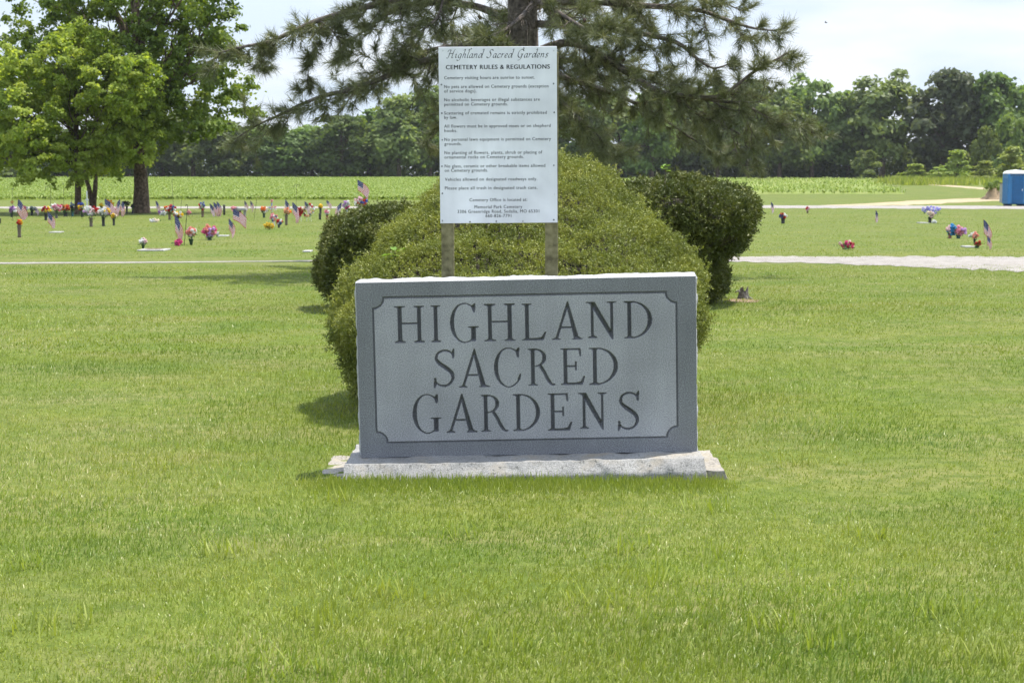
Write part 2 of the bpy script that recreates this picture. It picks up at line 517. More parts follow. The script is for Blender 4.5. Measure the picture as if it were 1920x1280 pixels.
land("stubble_land", 318, 700, (8, 20), (220, 500), M_stubble, "tan open land seen between the far trunks")

M_crop = mat_leaf("crop_leaf", [(0, (0.135, 0.205, 0.024)), (0.6, (0.195, 0.265, 0.036)), (1, (0.34, 0.40, 0.15))], trans=0.3)
def crops(n, y0, y1, xl, xr, hmax, rowed=False):
    y = y0 + (y1 - y0) * R.random(n) ** 1.35
    t = (y - y0) / (y1 - y0)
    A = np.maximum(xl[0] + (xl[1] - xl[0]) * t, -0.345 * y - 4); B = xr[0] + (xr[1] - xr[0]) * t
    x = A + (B - A) * R.random(n)
    if rowed:
        x = np.round(x / 0.9) * 0.9 + R.normal(0, 0.08, n)
        keep = vnoise(np.stack([x * 0.8, y * 0.10, 0 * x], 1), 1.0) > -0.38
        x, y = x[keep], y[keep]
    n = len(x)
    base = np.stack([x, y, hgt(y)], 1)
    h = hmax * R.uniform(0.35, 1.0, n)
    vs, fs, ti = [], [], []
    for k in range(3):
        az = R.uniform(0, 2 * np.pi, n)
        d = np.stack([np.cos(az), np.sin(az), 0 * az], 1)
        pn = np.stack([-np.sin(az), np.cos(az), 0 * az], 1)
        w = (0.035 + 0.035 * R.random(n))[:, None]
        b = base.copy(); b[:, 2] += h * 0.15
        mid = base + d * (h * 0.32)[:, None]; mid[:, 2] += h * R.uniform(0.7, 1.0, n)
        tip = base + d * (h * 0.75)[:, None]; tip[:, 2] += h * R.uniform(0.45, 0.95, n)
        v = np.stack([b, mid - pn * w, tip, mid + pn * w], 1).reshape(-1, 3)
        vs.append(v); fs.append(np.arange(n * 4).reshape(n, 4) + k * n * 4)
        ti.append(np.repeat(R.random(n) ** 1.6, 4))
    return np.concatenate(vs), np.concatenate(fs), np.concatenate(ti)
v, f, t = crops(80000, 121.5, 287, (-300, -300), (6, 9.9), 0.36)
tag(fast_mesh("crop_plants", v, f, M_crop, None, t), "leafy young crop plants covering the far field", None, None, "stuff")
v, f, t = crops(5200, 143.5, 261, (10, 10), (35, 58), 0.55, True)
tag(fast_mesh("corn_seedlings", v, f, M_crop, None, t), "young corn plants standing in thin rows beside the lane", None, None, "stuff")

# ------------------------------------------------------------------ lawn grass
M_grass = mat_leaf("grass_blade", [(0, (0.095, 0.172, 0.019)), (0.45, (0.190, 0.270, 0.034)), (0.8, (0.300, 0.350, 0.062)), (0.93, (0.42, 0.44, 0.18)), (1, (0.56, 0.49, 0.29))],
                   trans=0.33, tcol=(1.15, 1.2, 0.6), rough=0.42, spec=0.4, patch=0.7, pscale=0.6, huecol=(0.310, 0.318, 0.052))
def blades(n, y0, y1, h0, w0, dens_pow, seg2):
    # spread over a wedge of lawn, thinner with distance
    u = R.random(n)
    p = 2 - dens_pow
    y = (y0 ** p + u * (y1 ** p - y0 ** p)) ** (1 / p)
    x = R.uniform(-1, 1, n) * (0.345 * y + 0.7)
    x = x + 0.0
    keep = ~((np.abs(x - 0.085) < 0.97) & (y > 8.62) & (y < 9.35)) & ~((np.abs(x - 0.05) < 1.11) & (y > 8.74) & (y < 9.32))
    x, y = x[keep], y[keep]; n = len(x)
    P = np.stack([x, y, 0 * x], 1)
    edge = np.exp(-((y - 8.55) / 0.09) ** 2) * (np.abs(x - 0.08) < 1.05)   # unmown fringe along the base
    big = fbm(P, 0.55, 3) + 1.3 * edge                       # clumps of longer and shorter turf
    h = h0 * R.uniform(0.55, 1.15, n) * (1 + 0.38 * np.clip(big, -1, 1.5))
    h = h * np.where(R.random(n) < 0.02, 1.6, 1.0)
    az = R.uniform(0, 2 * np.pi, n)
    laz = R.normal(0.5, 1.6, n) + 1.5 * vnoise(P, 0.8)
    lean = np.abs(R.normal(0.0, 0.62, n)) + 0.10
    d = np.stack([np.cos(laz) * np.sin(lean), np.sin(laz) * np.sin(lean), np.cos(lean)], 1)
    s = np.stack([np.cos(az), np.sin(az), 0 * az], 1)
    w = (w0 * R.uniform(0.6, 1.3, n))[:, None]
    P[:, 2] = hgt(P[:, 1]) - 0.003
    tint = np.clip(0.42 + 0.20 * R.normal(size=n) + 0.24 * fbm(P, 0.9, 2) + 0.18 * fbm(P + 7, 0.28, 2) + 0.16 * vnoise(P, 3.1), 0, 0.92)
    tint = np.where(R.random(n) < 0.035, R.uniform(0.93, 1, n), tint)
    # worn, strawy places
    dry = fbm(P + 31.7, 0.45, 3) > 0.50
    tint = np.where(dry & (R.random(n) < 0.30), R.uniform(0.9, 1, n), tint)
    hh = h[:, None]
    tip = P + d * hh
    tip[:, 2] -= h * lean * 0.25
    if seg2:
        mid = P + d * hh * 0.55; mid[:, 2] += 0.06 * h
        v = np.stack([P - s * w, P + s * w, mid - s * w * 0.75, mid + s * w * 0.75, tip], 1).reshape(-1, 3)
        b = np.arange(n)[:, None] * 5
        f = [b + np.array([[0, 1, 3, 2]]), b + np.array([[2, 3, 4]])]
        return v, f, np.repeat(tint, 5)
    v = np.stack([P - s * w, P + s * w, tip], 1).reshape(-1, 3)
    return v, [np.arange(n * 3).reshape(n, 3)], np.repeat(tint, 3)
parts = [blades(NB[0], 4.6, 8.2, 0.040, 0.0019, 1.3, True), blades(NB[1], 8.2, 15.0, 0.037, 0.0030, 1.6, False),
         blades(NB[2], 15.0, 30.6, 0.034, 0.0060, 1.6, False), blades(NB[3], 33.5, 88.0, 0.030, 0.012, 1.8, False)]
# a few coarse tufts the mower missed
tv, tf, tt = [], [], []
for (px, py) in [(300, 880), (80, 1180), (165, 1165), (1340, 1045), (1180, 1035), (930, 1215), (1230, 1090), (590, 1170), (1500, 870), (1640, 1010), (1720, 1150), (640, 940), (1790, 1150), (60, 1060), (1450, 1180), (1340, 960), (540, 1260), (860, 1010), (1830, 1240), (1110, 1130), (740, 1120), (420, 1040), (1560, 1220)]:
    c = gnd(px, py)
    for k in range(26):
        az = R.uniform(0, 6.28); ln = R.uniform(0.1, 0.7); hh = R.uniform(0.07, 0.125)
        b = np.array([c.x + R.normal(0, .06), c.y + R.normal(0, .06), 0])
        d = np.array([math.cos(az) * math.sin(ln), math.sin(az) * math.sin(ln), math.cos(ln)])
        s = np.array([-math.sin(az), math.cos(az), 0]) * R.uniform(.0022, .0042)
        o = len(tv)
        tv += [b - s, b + s, b + d * hh * .6 - s * .8, b + d * hh * .6 + s * .8, b + d * hh - np.array([0, 0, hh * .15 * ln])]
        tf += [(o, o + 1, o + 3, o + 2), (o + 2, o + 3, o + 4, o + 4)]
        tt += [R.uniform(.45, .8)] * 5
# long grass the trimmer left along the foot of the base
for k in range(7000):
    bx = R.uniform(-1.08, 1.12) + R.normal(0, .06); by = 8.60 - abs(R.normal(0, .16))
    az = R.uniform(0, 6.28); ln = abs(R.normal(0, .6)) + .05; hh = R.uniform(.035, .05) + .046 * math.exp(-(8.6 - by) / .07) * R.random()
    b = np.array([bx, by, -.003]); d = np.array([math.cos(az) * math.sin(ln), math.sin(az) * math.sin(ln), math.cos(ln)])
    s = np.array([1.0, R.uniform(-.5, .5), 0]) * R.uniform(.0013, .0022)
    o = len(tv)
    tv += [b - s, b + s, b + d * hh * .6 - s * .8, b + d * hh * .6 + s * .8, b + d * hh]
    tf += [(o, o + 1, o + 3, o + 2), (o + 2, o + 3, o + 4, o + 4)]
    tt += [min(.9, max(0, R.normal(.5, .2)))] * 5
tf = np.array(tf)
parts.append((np.array(tv), [tf[0::2], tf[1::2][:, :3]], np.array(tt)))
V, Q, T, TI, off = [], [], [], [], 0
for (v, fl, t) in parts:
    V.append(v); TI.append(t)
    for f in fl: (Q if f.shape[1] == 4 else T).append(f + off)
    off += len(v)
grass = fast_mesh("grass", np.concatenate(V), [np.concatenate(Q), np.concatenate(T)], M_grass, None, np.concatenate(TI))
tag(grass, "short mown grass with paler and strawy patches", None, None, "stuff")
# ================================================================== THE NAME STONE
YS = 8.9
sBL, sBR, sTL, sTR = at(676, 858, YS), at(1308, 845.5, YS), at(667, 530.5, YS), at(1303, 517.5, YS)
SO = (sBL + sBR) / 2
ANG = math.atan2((sBR - sBL).z, (sBR - sBL).x)
def sloc(px, py):
    p = at(px, py, YS) - SO
    return (p.x * math.cos(ANG) + p.z * math.sin(ANG), -p.x * math.sin(ANG) + p.z * math.cos(ANG))
SWID = ((sBR - sBL).length + (sTR - sTL).length) / 2
SH = (sloc(667, 530.5)[1] + sloc(1303, 517.5)[1]) / 2
SD = 0.205
stone = thing("cemetery_name_stone", SO, "wide grey granite stone carved with the cemetery name on a pale base", "monument")
stone.rotation_euler = (0, -ANG, 0)

M_frame = mat_granite("granite_dark_finish", (0.186, 0.190, 0.202), (0.10, 0.102, 0.109), (0.295, 0.30, 0.315), scale=170, rough=0.5, streak=0.05, bump=0.08)
M_panel = mat_granite("granite_steeled_finish", (0.325, 0.323, 0.340), (0.20, 0.20, 0.211), (0.45, 0.448, 0.466), scale=170, rough=0.7, streak=0.05, bump=0.08,
                      stain=[((0.16, 0.17, 0.16), 14.0, 0.70, 0.82)])
M_cut = mat_granite("granite_shaded_cuts", (0.130, 0.131, 0.142), (0.07, 0.071, 0.078), (0.19, 0.191, 0.205), scale=150, rough=0.75)  # letters and groove darker than the panel: recess shade put into the colour
M_rough = mat_granite("granite_rough_pitch", (0.37, 0.37, 0.37), (0.19, 0.19, 0.195), (0.52, 0.52, 0.52), scale=160, rough=0.85, bump=0.7, bscale=90)
M_base = mat_granite("granite_base_weathered", (0.275, 0.268, 0.252), (0.15, 0.146, 0.138), (0.375, 0.367, 0.35), scale=170, rough=0.85, bump=0.6, bscale=70,
                     stain=[((0.29, 0.25, 0.19), 4.0, 0.50, 0.70), ((0.10, 0.10, 0.09), 48.0, 0.55, 0.66), ((0.45, 0.30, 0.08), 11.0, 0.74, 0.80)])
M_found = mat_granite("concrete_footing", (0.29, 0.265, 0.23), (0.19, 0.175, 0.15), (0.37, 0.345, 0.30), scale=90, rough=0.95, bump=0.8, bscale=50,
                      stain=[((0.30, 0.26, 0.18), 9.0, 0.5, 0.75)])

# ---- rough-sided body: rings running round the stone from front to back
def ring_body(w, h, d, step=0.014, rough=0.011, steps=12, z0=0.0, seed=0.0, bulge=0.012, front_edge=0.0):
    per = []
    nw, nh = int(w / step), int(h / step)
    per += [(-w / 2 + w * i / nw, 0.0, 0, -1) for i in range(nw)]
    per += [(w / 2, h * i / nh, 1, 0) for i in range(nh)]
    per += [(w / 2 - w * i / nw, h, 0, 1) for i in range(nw)]
    per += [(-w / 2, h - h * i / nh, -1, 0) for i in range(nh)]
    per = np.array(per); n = len(per)
    V = []
    for k in range(steps + 1):
        t = k / steps
        env = min(1.0, 4 * t) * min(1.0, 4 * (1 - t) + 0.3)
        P3 = np.stack([per[:, 0], np.full(n, t * d) , per[:, 1] + seed], 1)
        off = env * (bulge * math.sin(math.pi * min(1, t * 1.1)) + rough * (fbm(P3, 13.0, 3) * 0.6 + 0.5 * np.abs(vnoise(P3, 30))))
        fix = (per[:, 3] < -0.5)
        off = np.where(fix, 0.0, off)
        V.append(np.stack([per[:, 0] + per[:, 2] * off, np.full(n, t * d), per[:, 1] + per[:, 3] * off + z0], 1))
    V = np.concatenate(V)
    i = np.arange(n); j = (i + 1) % n
    Fs = np.concatenate([np.stack([i + k * n, j + k * n, j + (k + 1) * n, i + (k + 1) * n], 1) for k in range(steps)])
    return V, Fs, n
v, f, n = ring_body(SWID, SH, SD)
a = Acc(); a.add(v, [tuple(x) for x in f]); a.add(v[-n:], [tuple(range(n))])
slab = a.build("slab", M_rough, stone)

# ---- carved front face as a height field with V-cut letters
def arc(cx, cy, rx, ry, a0, a1, w, n=36):
    """band along an ellipse arc; w(angle) = thickness inwards"""
    o, i = [], []
    for k in range(n + 1):
        t = math.radians(a0 + (a1 - a0) * k / n)
        tk = w(t)
        o.append((cx + rx * math.cos(t), cy + ry * math.sin(t)))
        i.append((cx + (rx - tk) * math.cos(t), cy + (ry - tk * 0.62) * math.sin(t)))
    return o + i[::-1]
def serif(x0, x1, y, up, th=0.036):
    """foot or head serif with little brackets; up=+1 sits on y, -1 hangs from y"""
    return [(x0, y), (x1, y), (x1, y + up * th * 0.7), (x1 - 0.06, y + up * th * 1.0), (x1 - 0.09, y + up * th * 1.7), (x0 + 0.09, y + up * th * 1.7), (x0 + 0.06, y + up * th * 1.0), (x0, y + up * th * 0.7)]
def stem(x, w=0.104, y0=0.0, y1=1.0, s0=0.10, s1=0.10):
    r = [[(x - w / 2, y0), (x + w / 2, y0), (x + w / 2, y1), (x - w / 2, y1)]]
    if s0: r.append(serif(x - w / 2 - s0, x + w / 2 + s0, y0, 1))
    if s1: r.append(serif(x - w / 2 - s1, x + w / 2 + s1, y1, -1))
    return r
def rect(x0, x1, y0, y1): return [(x0, y0), (x1, y0), (x1, y1), (x0, y1)]
TH = 0.05
def band(pts, ws):
    """stroke along a polyline with given half-thickness"""
    P = [np.array(p, float) for p in pts]; L, Rr = [], []
    for i in range(len(P)):
        t = P[min(i + 1, len(P) - 1)] - P[max(i - 1, 0)]; t = t / np.linalg.norm(t)
        nrm = np.array([-t[1], t[0]])
        L.append(tuple(P[i] + nrm * ws[i])); Rr.append(tuple(P[i] - nrm * ws[i]))
    return L + Rr[::-1]
def smooth(pts, n=8):
    P = [np.array(p, float) for p in pts]; out = []
    for i in range(len(P) - 1):
        p0, p1, p2, p3 = P[max(i - 1, 0)], P[i], P[i + 1], P[min(i + 2, len(P) - 1)]
        for k in range(n):
            t = k / n
            out.append(tuple(0.5 * (2 * p1 + (p2 - p0) * t + (2 * p0 - 5 * p1 + 4 * p2 - p3) * t * t + (3 * p1 - p0 - 3 * p2 + p3) * t ** 3)))
    out.append(tuple(P[-1])); return out
wC = lambda t: 0.040 + 0.074 * abs(math.cos(t)) ** 1.4 * (1 if math.cos(t) < 0 else 0.35)
wD = lambda t: 0.040 + 0.074 * abs(math.cos(t)) ** 1.3
def s_curve():
    c = smooth([(.60, .80), (.50, .93), (.32, .975), (.15, .90), (.10, .75), (.20, .62), (.38, .50), (.53, .37), (.56, .22), (.46, .07), (.28, .025), (.12, .08), (.03, .22)], 6)
    m = len(c); ws = []
    for i in range(m):
        t = i / (m - 1)
        ws.append(0.022 + 0.035 * math.exp(-((t - 0.5) / 0.20) ** 2))
    return band(c, ws)
LET = {
 'H': stem(.17) + stem(.71) + [rect(.2, .7, .50, .50 + TH)],
 'I': stem(.17),
 'G': [arc(.43, .5, .43, .53, 40, 322, wC), [(.70, .78), (.75, .78), (.76, 1.02), (.72, 1.02), (.64, .93)]] + stem(.69, .13, .02, .40, 0, .09),
 'C': [arc(.43, .5, .43, .53, 42, 318, wC), [(.70, .76), (.745, .76), (.76, 1.02), (.72, 1.02), (.64, .93)], [(.70, .10), (.77, .16), (.80, .32), (.76, .32), (.70, .2)]],
 'L': stem(.17) + [rect(.17, .60, 0, TH), [(.42, 0), (.66, 0), (.74, .22), (.69, .22), (.60, .08), (.42, .05)]],
 'A': [[(.06, 0), (.13, 0), (.45, .93), (.42, 1.05)], [(.61, 0), (.75, 0), (.44, 1.06), (.39, .97)], rect(.22, .60, .31, .31 + TH * .9), serif(-.02, .22, 0, 1), serif(.55, .85, 0, 1)],
 'N': [rect(.12, .19, 0, 1), rect(.66, .73, -.02, 1), [(.06, 1), (.22, 1), (.72, .12), (.73, -.05), (.69, -.05)], serif(.03, .29, 0, 1), serif(-.02, .2, 1, -1), serif(.56, .83, 1, -1)],
 'D': stem(.17, s0=.10, s1=.10) + [arc(.22, .5, .58, .5, -90, 90, wD), rect(.1, .24, 0, .045), rect(.1, .24, .955, 1)],
 'S': [s_curve(), [(.56, .76), (.605, .76), (.62, 1.02), (.58, 1.02), (.54, .92)], [(.075, .24), (.03, .24), (.01, -.03), (.05, -.03), (.10, .07)]],
 'R': stem(.17) + [arc(.24, .755, .36, .245, -90, 90, wD), rect(.15, .25, .51, .545), rect(.15, .25, .958, 1), band(smooth([(.40, .54), (.52, .38), (.64, .17), (.76, .03), (.88, .02)], 5), [.03] + [.047] * 12 + [.05, .035, .03, .025, .022, .02, .018, .015])],
 'E': stem(.17) + [rect(.17, .60, .952, 1), [(.50, 1), (.63, 1), (.645, .78), (.60, .78), (.57, .93)], rect(.17, .48, .49, .535), [(.46, .39), (.50, .39), (.50, .64), (.46, .64)],
       rect(.17, .62, 0, TH), [(.45, 0), (.68, 0), (.76, .23), (.71, .23), (.62, .08), (.45, .05)]],
}
WORDS = [("HIGHLAND", [(739.5, 796, 573.8, 642), (808, 826, 572.8, 641), (844, 897, 568, 642.7), (908, 966, 570, 639), (978, 1024, 569, 637.8), (1035, 1092, 564, 636.3), (1099, 1156, 565.6, 636.2), (1170, 1222.5, 564.6, 633.9)]),
         ("SACRED", [(812.6, 852.7, 654, 727), (860, 917.6, 652.6, 725.7), (926.5, 976.7, 651.5, 726), (990, 1041, 653.5, 722.8), (1051, 1097, 652.6, 721), (1105, 1158.5, 651.6, 720.5)]),
         ("GARDENS", [(774, 827, 738.8, 812.7), (836.6, 894.6, 737, 810), (902, 952.7, 740, 809), (962, 1012.5, 738.5, 807.4), (1027, 1073, 737.2, 806.8), (1084, 1138, 736.2, 806), (1158, 1198.5, 733, 807.4)])]

GS = 0.0028
nxs, nzs = int(SWID / GS), int(SH / GS)
X = np.linspace(-SWID / 2, SWID / 2, nxs + 1); Z = np.linspace(0, SH, nzs + 1)
gxx, gzz = np.meshgrid(X, Z)
mask = np.zeros(gxx.shape, bool)
def pip(px, pz, poly):
    ins = np.zeros(px.shape, bool)
    m = len(poly)
    for i in range(m):
        x0, y0 = poly[i]; x1, y1 = poly[(i + 1) % m]
        if y0 == y1: continue
        c = ((y0 > pz) != (y1 > pz)) & (px < (x1 - x0) * (pz - y0) / (y1 - y0) + x0)
        ins ^= c
    return ins
for word, boxes in WORDS:
    for ch, (x0, x1, y0, y1) in zip(word, boxes):
        polys = LET[ch]
        allp = np.array([p for pl in polys for p in pl])
        mn, mx = allp.min(0), allp.max(0)
        a0 = sloc((x0 + x1) / 2, y1); a1 = sloc((x0 + x1) / 2, y0)
        b0 = sloc(x0, (y0 + y1) / 2); b1 = sloc(x1, (y0 + y1) / 2)
        zx = (b0[0], b1[0]); zz = (a0[1], a1[1])
        i0, i1 = np.searchsorted(X, zx[0]) - 2, np.searchsorted(X, zx[1]) + 2
        k0, k1 = np.searchsorted(Z, zz[0]) - 2, np.searchsorted(Z, zz[1]) + 2
        sx, sz = gxx[k0:k1, i0:i1], gzz[k0:k1, i0:i1]
        for pl in polys:
            q = [(zx[0] + (p[0] - mn[0]) / (mx[0] - mn[0]) * (zx[1] - zx[0]), zz[0] + (p[1] - mn[1]) / (mx[1] - mn[1]) * (zz[1] - zz[0])) for p in pl]
            mask[k0:k1, i0:i1] |= pip(sx, sz, q)
def erode(m, diag):
    e = m.copy()
    e[1:] &= m[:-1]; e[:-1] &= m[1:]; e[:, 1:] &= m[:, :-1]; e[:, :-1] &= m[:, 1:]
    if diag:
        e[1:, 1:] &= m[:-1, :-1]; e[:-1, :-1] &= m[1:, 1:]; e[1:, :-1] &= m[:-1, 1:]; e[:-1, 1:] &= m[1:, :-1]
    return e
depth = np.zeros(mask.shape); e = mask.copy(); k = 0
while e.any() and k < 12:
    depth += e * GS * 2.0; e = erode(e, k % 2 == 1); k += 1
# soften the cut's floor a little
d2 = depth.copy()
d2[1:-1, 1:-1] = (depth[1:-1, 1:-1] * 2 + depth[:-2, 1:-1] + depth[2:, 1:-1] + depth[1:-1, :-2] + depth[1:-1, 2:]) / 6
depth = np.where(mask, d2, 0)
# border line with scooped corners
pts = {}
L0 = (sloc(699.6, 578)[0] + sloc(706, 809)[0]) / 2; R0 = (sloc(1267.4, 567)[0] + sloc(1271.7, 800)[0]) / 2
T0 = (sloc(717.5, 558)[1] + sloc(1246.4, 547.6)[1]) / 2; B0 = (sloc(725, 828)[1] + sloc(1253, 820)[1]) / 2
NR = 0.060
def boxsdf(m):
    """signed distance (approx.) to the scooped panel outline; negative inside"""
    dx = np.maximum(L0 - gxx, gxx - R0); dz = np.maximum(B0 - gzz, gzz - T0)
    d = np.maximum(dx, dz)
    for cx in (L0, R0):
        for cz in (B0, T0):
            d = np.maximum(d, NR - np.hypot(gxx - cx, gzz - cz))
    return d
sd = boxsdf(0)
line = np.abs(sd) < 0.0046
depth = np.where(line, 0.007, depth)
inside = sd <= -0.0040
yy = depth.copy()
yy[0, :] = yy[-1, :] = 0; yy[:, 0] = yy[:, -1] = 0
VV = np.stack([gxx.ravel(), yy.ravel() - 0.0, gzz.ravel()], 1)
kk, ii2 = np.meshgrid(np.arange(nzs), np.arange(nxs), indexing='ij')
q0 = (kk * (nxs + 1) + ii2).ravel()
FQ = np.stack([q0, q0 + 1, q0 + nxs + 2, q0 + nxs + 1], 1)
cnt = mask.ravel()[FQ].sum(1)
ins4 = inside.ravel()[FQ].sum(1) >= 2
line4 = line.ravel()[FQ].sum(1) >= 2
def subset(sel, name, mat, par, smooth=False):
    fq = FQ[sel]; u, inv = np.unique(fq, return_inverse=True)
    return fast_mesh(name, VV[u], inv.reshape(fq.shape), mat, par, None, smooth)
let = cnt >= 2
subset(~ins4 & ~line4 & ~let, "frame", M_frame, slab)
pan = subset(ins4 & ~line4 & ~let, "panel", M_panel, slab)
subset(line4 & ~let, "border_groove", M_cut, slab)
subset(let, "lettering", M_cut, slab, True)

# ---- base and footing
def rough_block(name, x0, x1, y0, y1, z0, z1, mat, par, rough=0.012, seed=0.0, step=0.022, topr=0.003, flare=0.0, batter=0.0):
    nxk, nyk, nzk = max(3, int((x1 - x0) / step)), max(3, int((y1 - y0) / step)), max(3, int((z1 - z0) / step))
    V, Fc = [], []; off = 0
    faces = [('y', y0, -1), ('y', y1, 1), ('x', x0, -1), ('x', x1, 1), ('z', z1, 1)]
    for ax, val, sg in faces:
        if ax == 'y': A, B = np.meshgrid(np.linspace(x0, x1, nxk + 1), np.linspace(z0, z1, nzk + 1)); P = np.stack([A, np.full(A.shape, val), B], -1)
        elif ax == 'x': A, B = np.meshgrid(np.linspace(y0, y1, nyk + 1), np.linspace(z0, z1, nzk + 1)); P = np.stack([np.full(A.shape, val), A, B], -1)
        else: A, B = np.meshgrid(np.linspace(x0, x1, nxk + 1), np.linspace(y0, y1, nyk + 1)); P = np.stack([A, B, np.full(A.shape, val)], -1)
        h, w = A.shape
        V.append(P.reshape(-1, 3))
        r, c = np.meshgrid(np.arange(h - 1), np.arange(w - 1), indexing='ij')
        q = (r * w + c).ravel() + off
        quad = np.stack([q, q + 1, q + w + 1, q + w], 1)
        if (ax == 'y' and sg > 0) or (ax == 'x' and sg < 0): quad = quad[:, ::-1]
        Fc.append(quad); off += h * w
    P = np.concatenate(V); Fc = np.concatenate(Fc)
    c = np.array([(x0 + x1) / 2, (y0 + y1) / 2, z0])
    P[:, :2] = c[:2] + (P[:, :2] - c[:2]) * (1 + flare * (z1 - P[:, 2:3]) / (z1 - z0))
    if batter: P[:, 1] = np.where(P[:, 1] < y0 + 0.3, P[:, 1] - batter * np.clip((z1 - P[:, 2]) / 0.07, 0, 1) * (P[:, 1] < y0 + 1e-6 + 0.3) * np.clip((y0 + 0.12 - P[:, 1]) / 0.12, 0, 1), P[:, 1])
    S = P + seed
    nz = np.stack([fbm(S, 11, 3), fbm(S + 17.3, 11, 3), fbm(S + 41.9, 11, 2) * (topr / max(rough, 1e-6))], 1) * rough
    edge = np.minimum((z1 - P[:, 2]) / 0.03, 1.0)[:, None]
    nz[:, :2] *= 0.5 + 0.5 * edge
    return fast_mesh(name, P + nz, Fc, mat, par)
bL, bR = sloc(657, 868), sloc(1327, 850)
base = rough_block("base", -1.012, 0.962, -0.215, 0.46, -0.145, -0.002, M_base, stone, 0.013, 3.1, 0.014, 0.005, 0.012, 0.062)
rough_block("footing", -1.165, 1.075, -0.20, 0.50, -0.22, -0.078, M_found, stone, 0.018, 9.7, 0.03, 0.012, 0.03)

# ================================================================== THE RULES SIGN
YP = 9.36
pA, pB = at(822, 88.5, YP), at(1044, 86.5, YP)
pC, pD = at(825, 419, YP), at(1046, 418, YP)
SGW, SGH = (pB - pA).length, (pA - pC).length
SGC = (pA + pB + pC + pD) / 4
SG_ANG = math.atan2((pB - pA).z + (pD - pC).z, (pB - pA).x + (pD - pC).x)
sign = thing("rules_sign", (SGC.x, YP, 0), "white cemetery rules board on two wooden posts behind the name stone", "sign")
M_white = mat_granite("sign_white_aluminium", (0.75, 0.755, 0.80), (0.71, 0.715, 0.76), (0.79, 0.795, 0.84), scale=8, rough=0.42, spec=0.4, streak=0.05, bump=0.02,
                      stain=[((0.50, 0.51, 0.50), 30.0, 0.72, 0.80)])
M_ink = mat_plain("sign_dark_ink", (0.012, 0.013, 0.018), 0.5, 0.1)
M_screw = mat_plain("zinc_screw", (0.16, 0.17, 0.18), 0.45, 0.15, metal=0.3)
M_post = mat_granite("treated_post_wood", (0.205, 0.185, 0.092), (0.115, 0.10, 0.05), (0.27, 0.24, 0.13), scale=30, rough=0.85, streak=0.28, bump=0.5, bscale=60)
spanel = bpy.data.objects.new("panel", bpy.data.meshes.new("panel"))
a = Acc(); a.bbox_bevel((0, 0.004, 0), (SGW, 0.008, SGH), 0.0015)
spanel = a.build("panel", M_white, sign)
spanel.location = (0, 0, SGC.z); spanel.rotation_euler = (0, -SG_ANG, 0)
def gloc(px, py):
    p = at(px, py, YP) - SGC
    return (p.x * math.cos(SG_ANG) + p.z * math.sin(SG_ANG), -p.x * math.sin(SG_ANG) + p.z * math.cos(SG_ANG))
for (x0, x1) in ((827.5, 851), (1022.5, 1046.5)):
    c = at((x0 + x1) / 2, 460, YP + 0.008); w = (x1 - x0) * YP / F
    a = Acc(); top = SGC.z + SGH / 2 - 0.03
    a.bbox_bevel((c.x - SGC.x, 0.0095 + w / 2, (top - 0.25) / 2), (w, w, top + 0.25), 0.004)
    a.build("post", M_post, sign)
def scr(zx, zy, o):
    return gloc(800 + zx / 5.333, o + zy / 5.333)
SCREWS = [(157, 188, 60), (445, 168, 60), (707, 168, 60), (971, 163, 60), (1267, 188, 60), (148, 528, 60), (152, 813, 60), (155, 1080, 60), (1268, 518, 60), (1275, 805, 60), (1270, 1073, 60),
          (153, 117, 290), (157, 387, 290), (157, 660, 290), (1271, 108, 290), (1273, 398, 290), (1271, 652, 290), (433, 672, 290), (696, 665, 290), (961, 665, 290)]
a = Acc()
a.lathe([(0.0, 0.0035), (0.0032, 0.0033), (0.0048, 0.0018), (0.0052, 0.0)], 10)
s0 = a.build("screw", M_screw, spanel)
for i, s in enumerate(SCREWS):
    o = s0 if i == 0 else s0.copy()
    if i: COL.objects.link(o); o.parent = spanel
    x, z = scr(*s)
    o.location = (x, 0.0, z); o.rotation_euler = (math.pi / 2, 0, R.uniform(0, 3))

LINES = [("CEMETERY RULES & REGULATIONS", 192, 1230, 372, 60, 1), ("Cemetery visiting hours are sunrise to sunset.", 175, 1080, 472, 60, 0),
 ("No pets are allowed on Cemetery grounds (exception", 175, 1217, 560, 60, 0), ("of service dogs).", 175, 498, 607, 60, 0),
 ("No alcoholic beverages or illegal substances are", 175, 1130, 692, 60, 0), ("permitted on Cemetery grounds.", 175, 810, 738, 60, 0),
 ("Scattering of cremated remains is strictly prohibited", 175, 1200, 824, 60, 0), ("by law.", 175, 303, 870, 60, 0),
 ("All flowers must be in approved vases or on shepherd", 175, 1238, 955, 60, 0), ("hooks.", 177, 304, 1003, 60, 0),
 ("No personal lawn equipment is permitted on Cemetery", 177, 1242, 1087, 60, 0), ("grounds.", 177, 350, 1134, 60, 0),
 ("No planting of flowers, plants, shrub or placing of", 178, 1155, 1220, 60, 0), ("ornamental rocks on Cemetery grounds.", 178, 970, 1265, 60, 0),
 ("No glass, ceramic or other breakable items allowed", 180, 1185, 127, 290, 0), ("on Cemetery grounds.", 180, 612, 172, 290, 0),
 ("Vehicles allowed on designated roadways only.", 182, 1105, 260, 290, 0), ("Please place all trash in designated trash cans.", 182, 1107, 347, 290, 0),
 ("Cemetery Office is located at:", 428, 1005, 466, 290, 0), ("Memorial Park Cemetery", 478, 955, 536, 290, 0),
 ("3306 Greenridge Road, Sedalia, MO 65301", 308, 1125, 582, 290, 0), ("660-826-7791", 588, 846, 626, 290, 0)]
txt = Acc()
dg = None
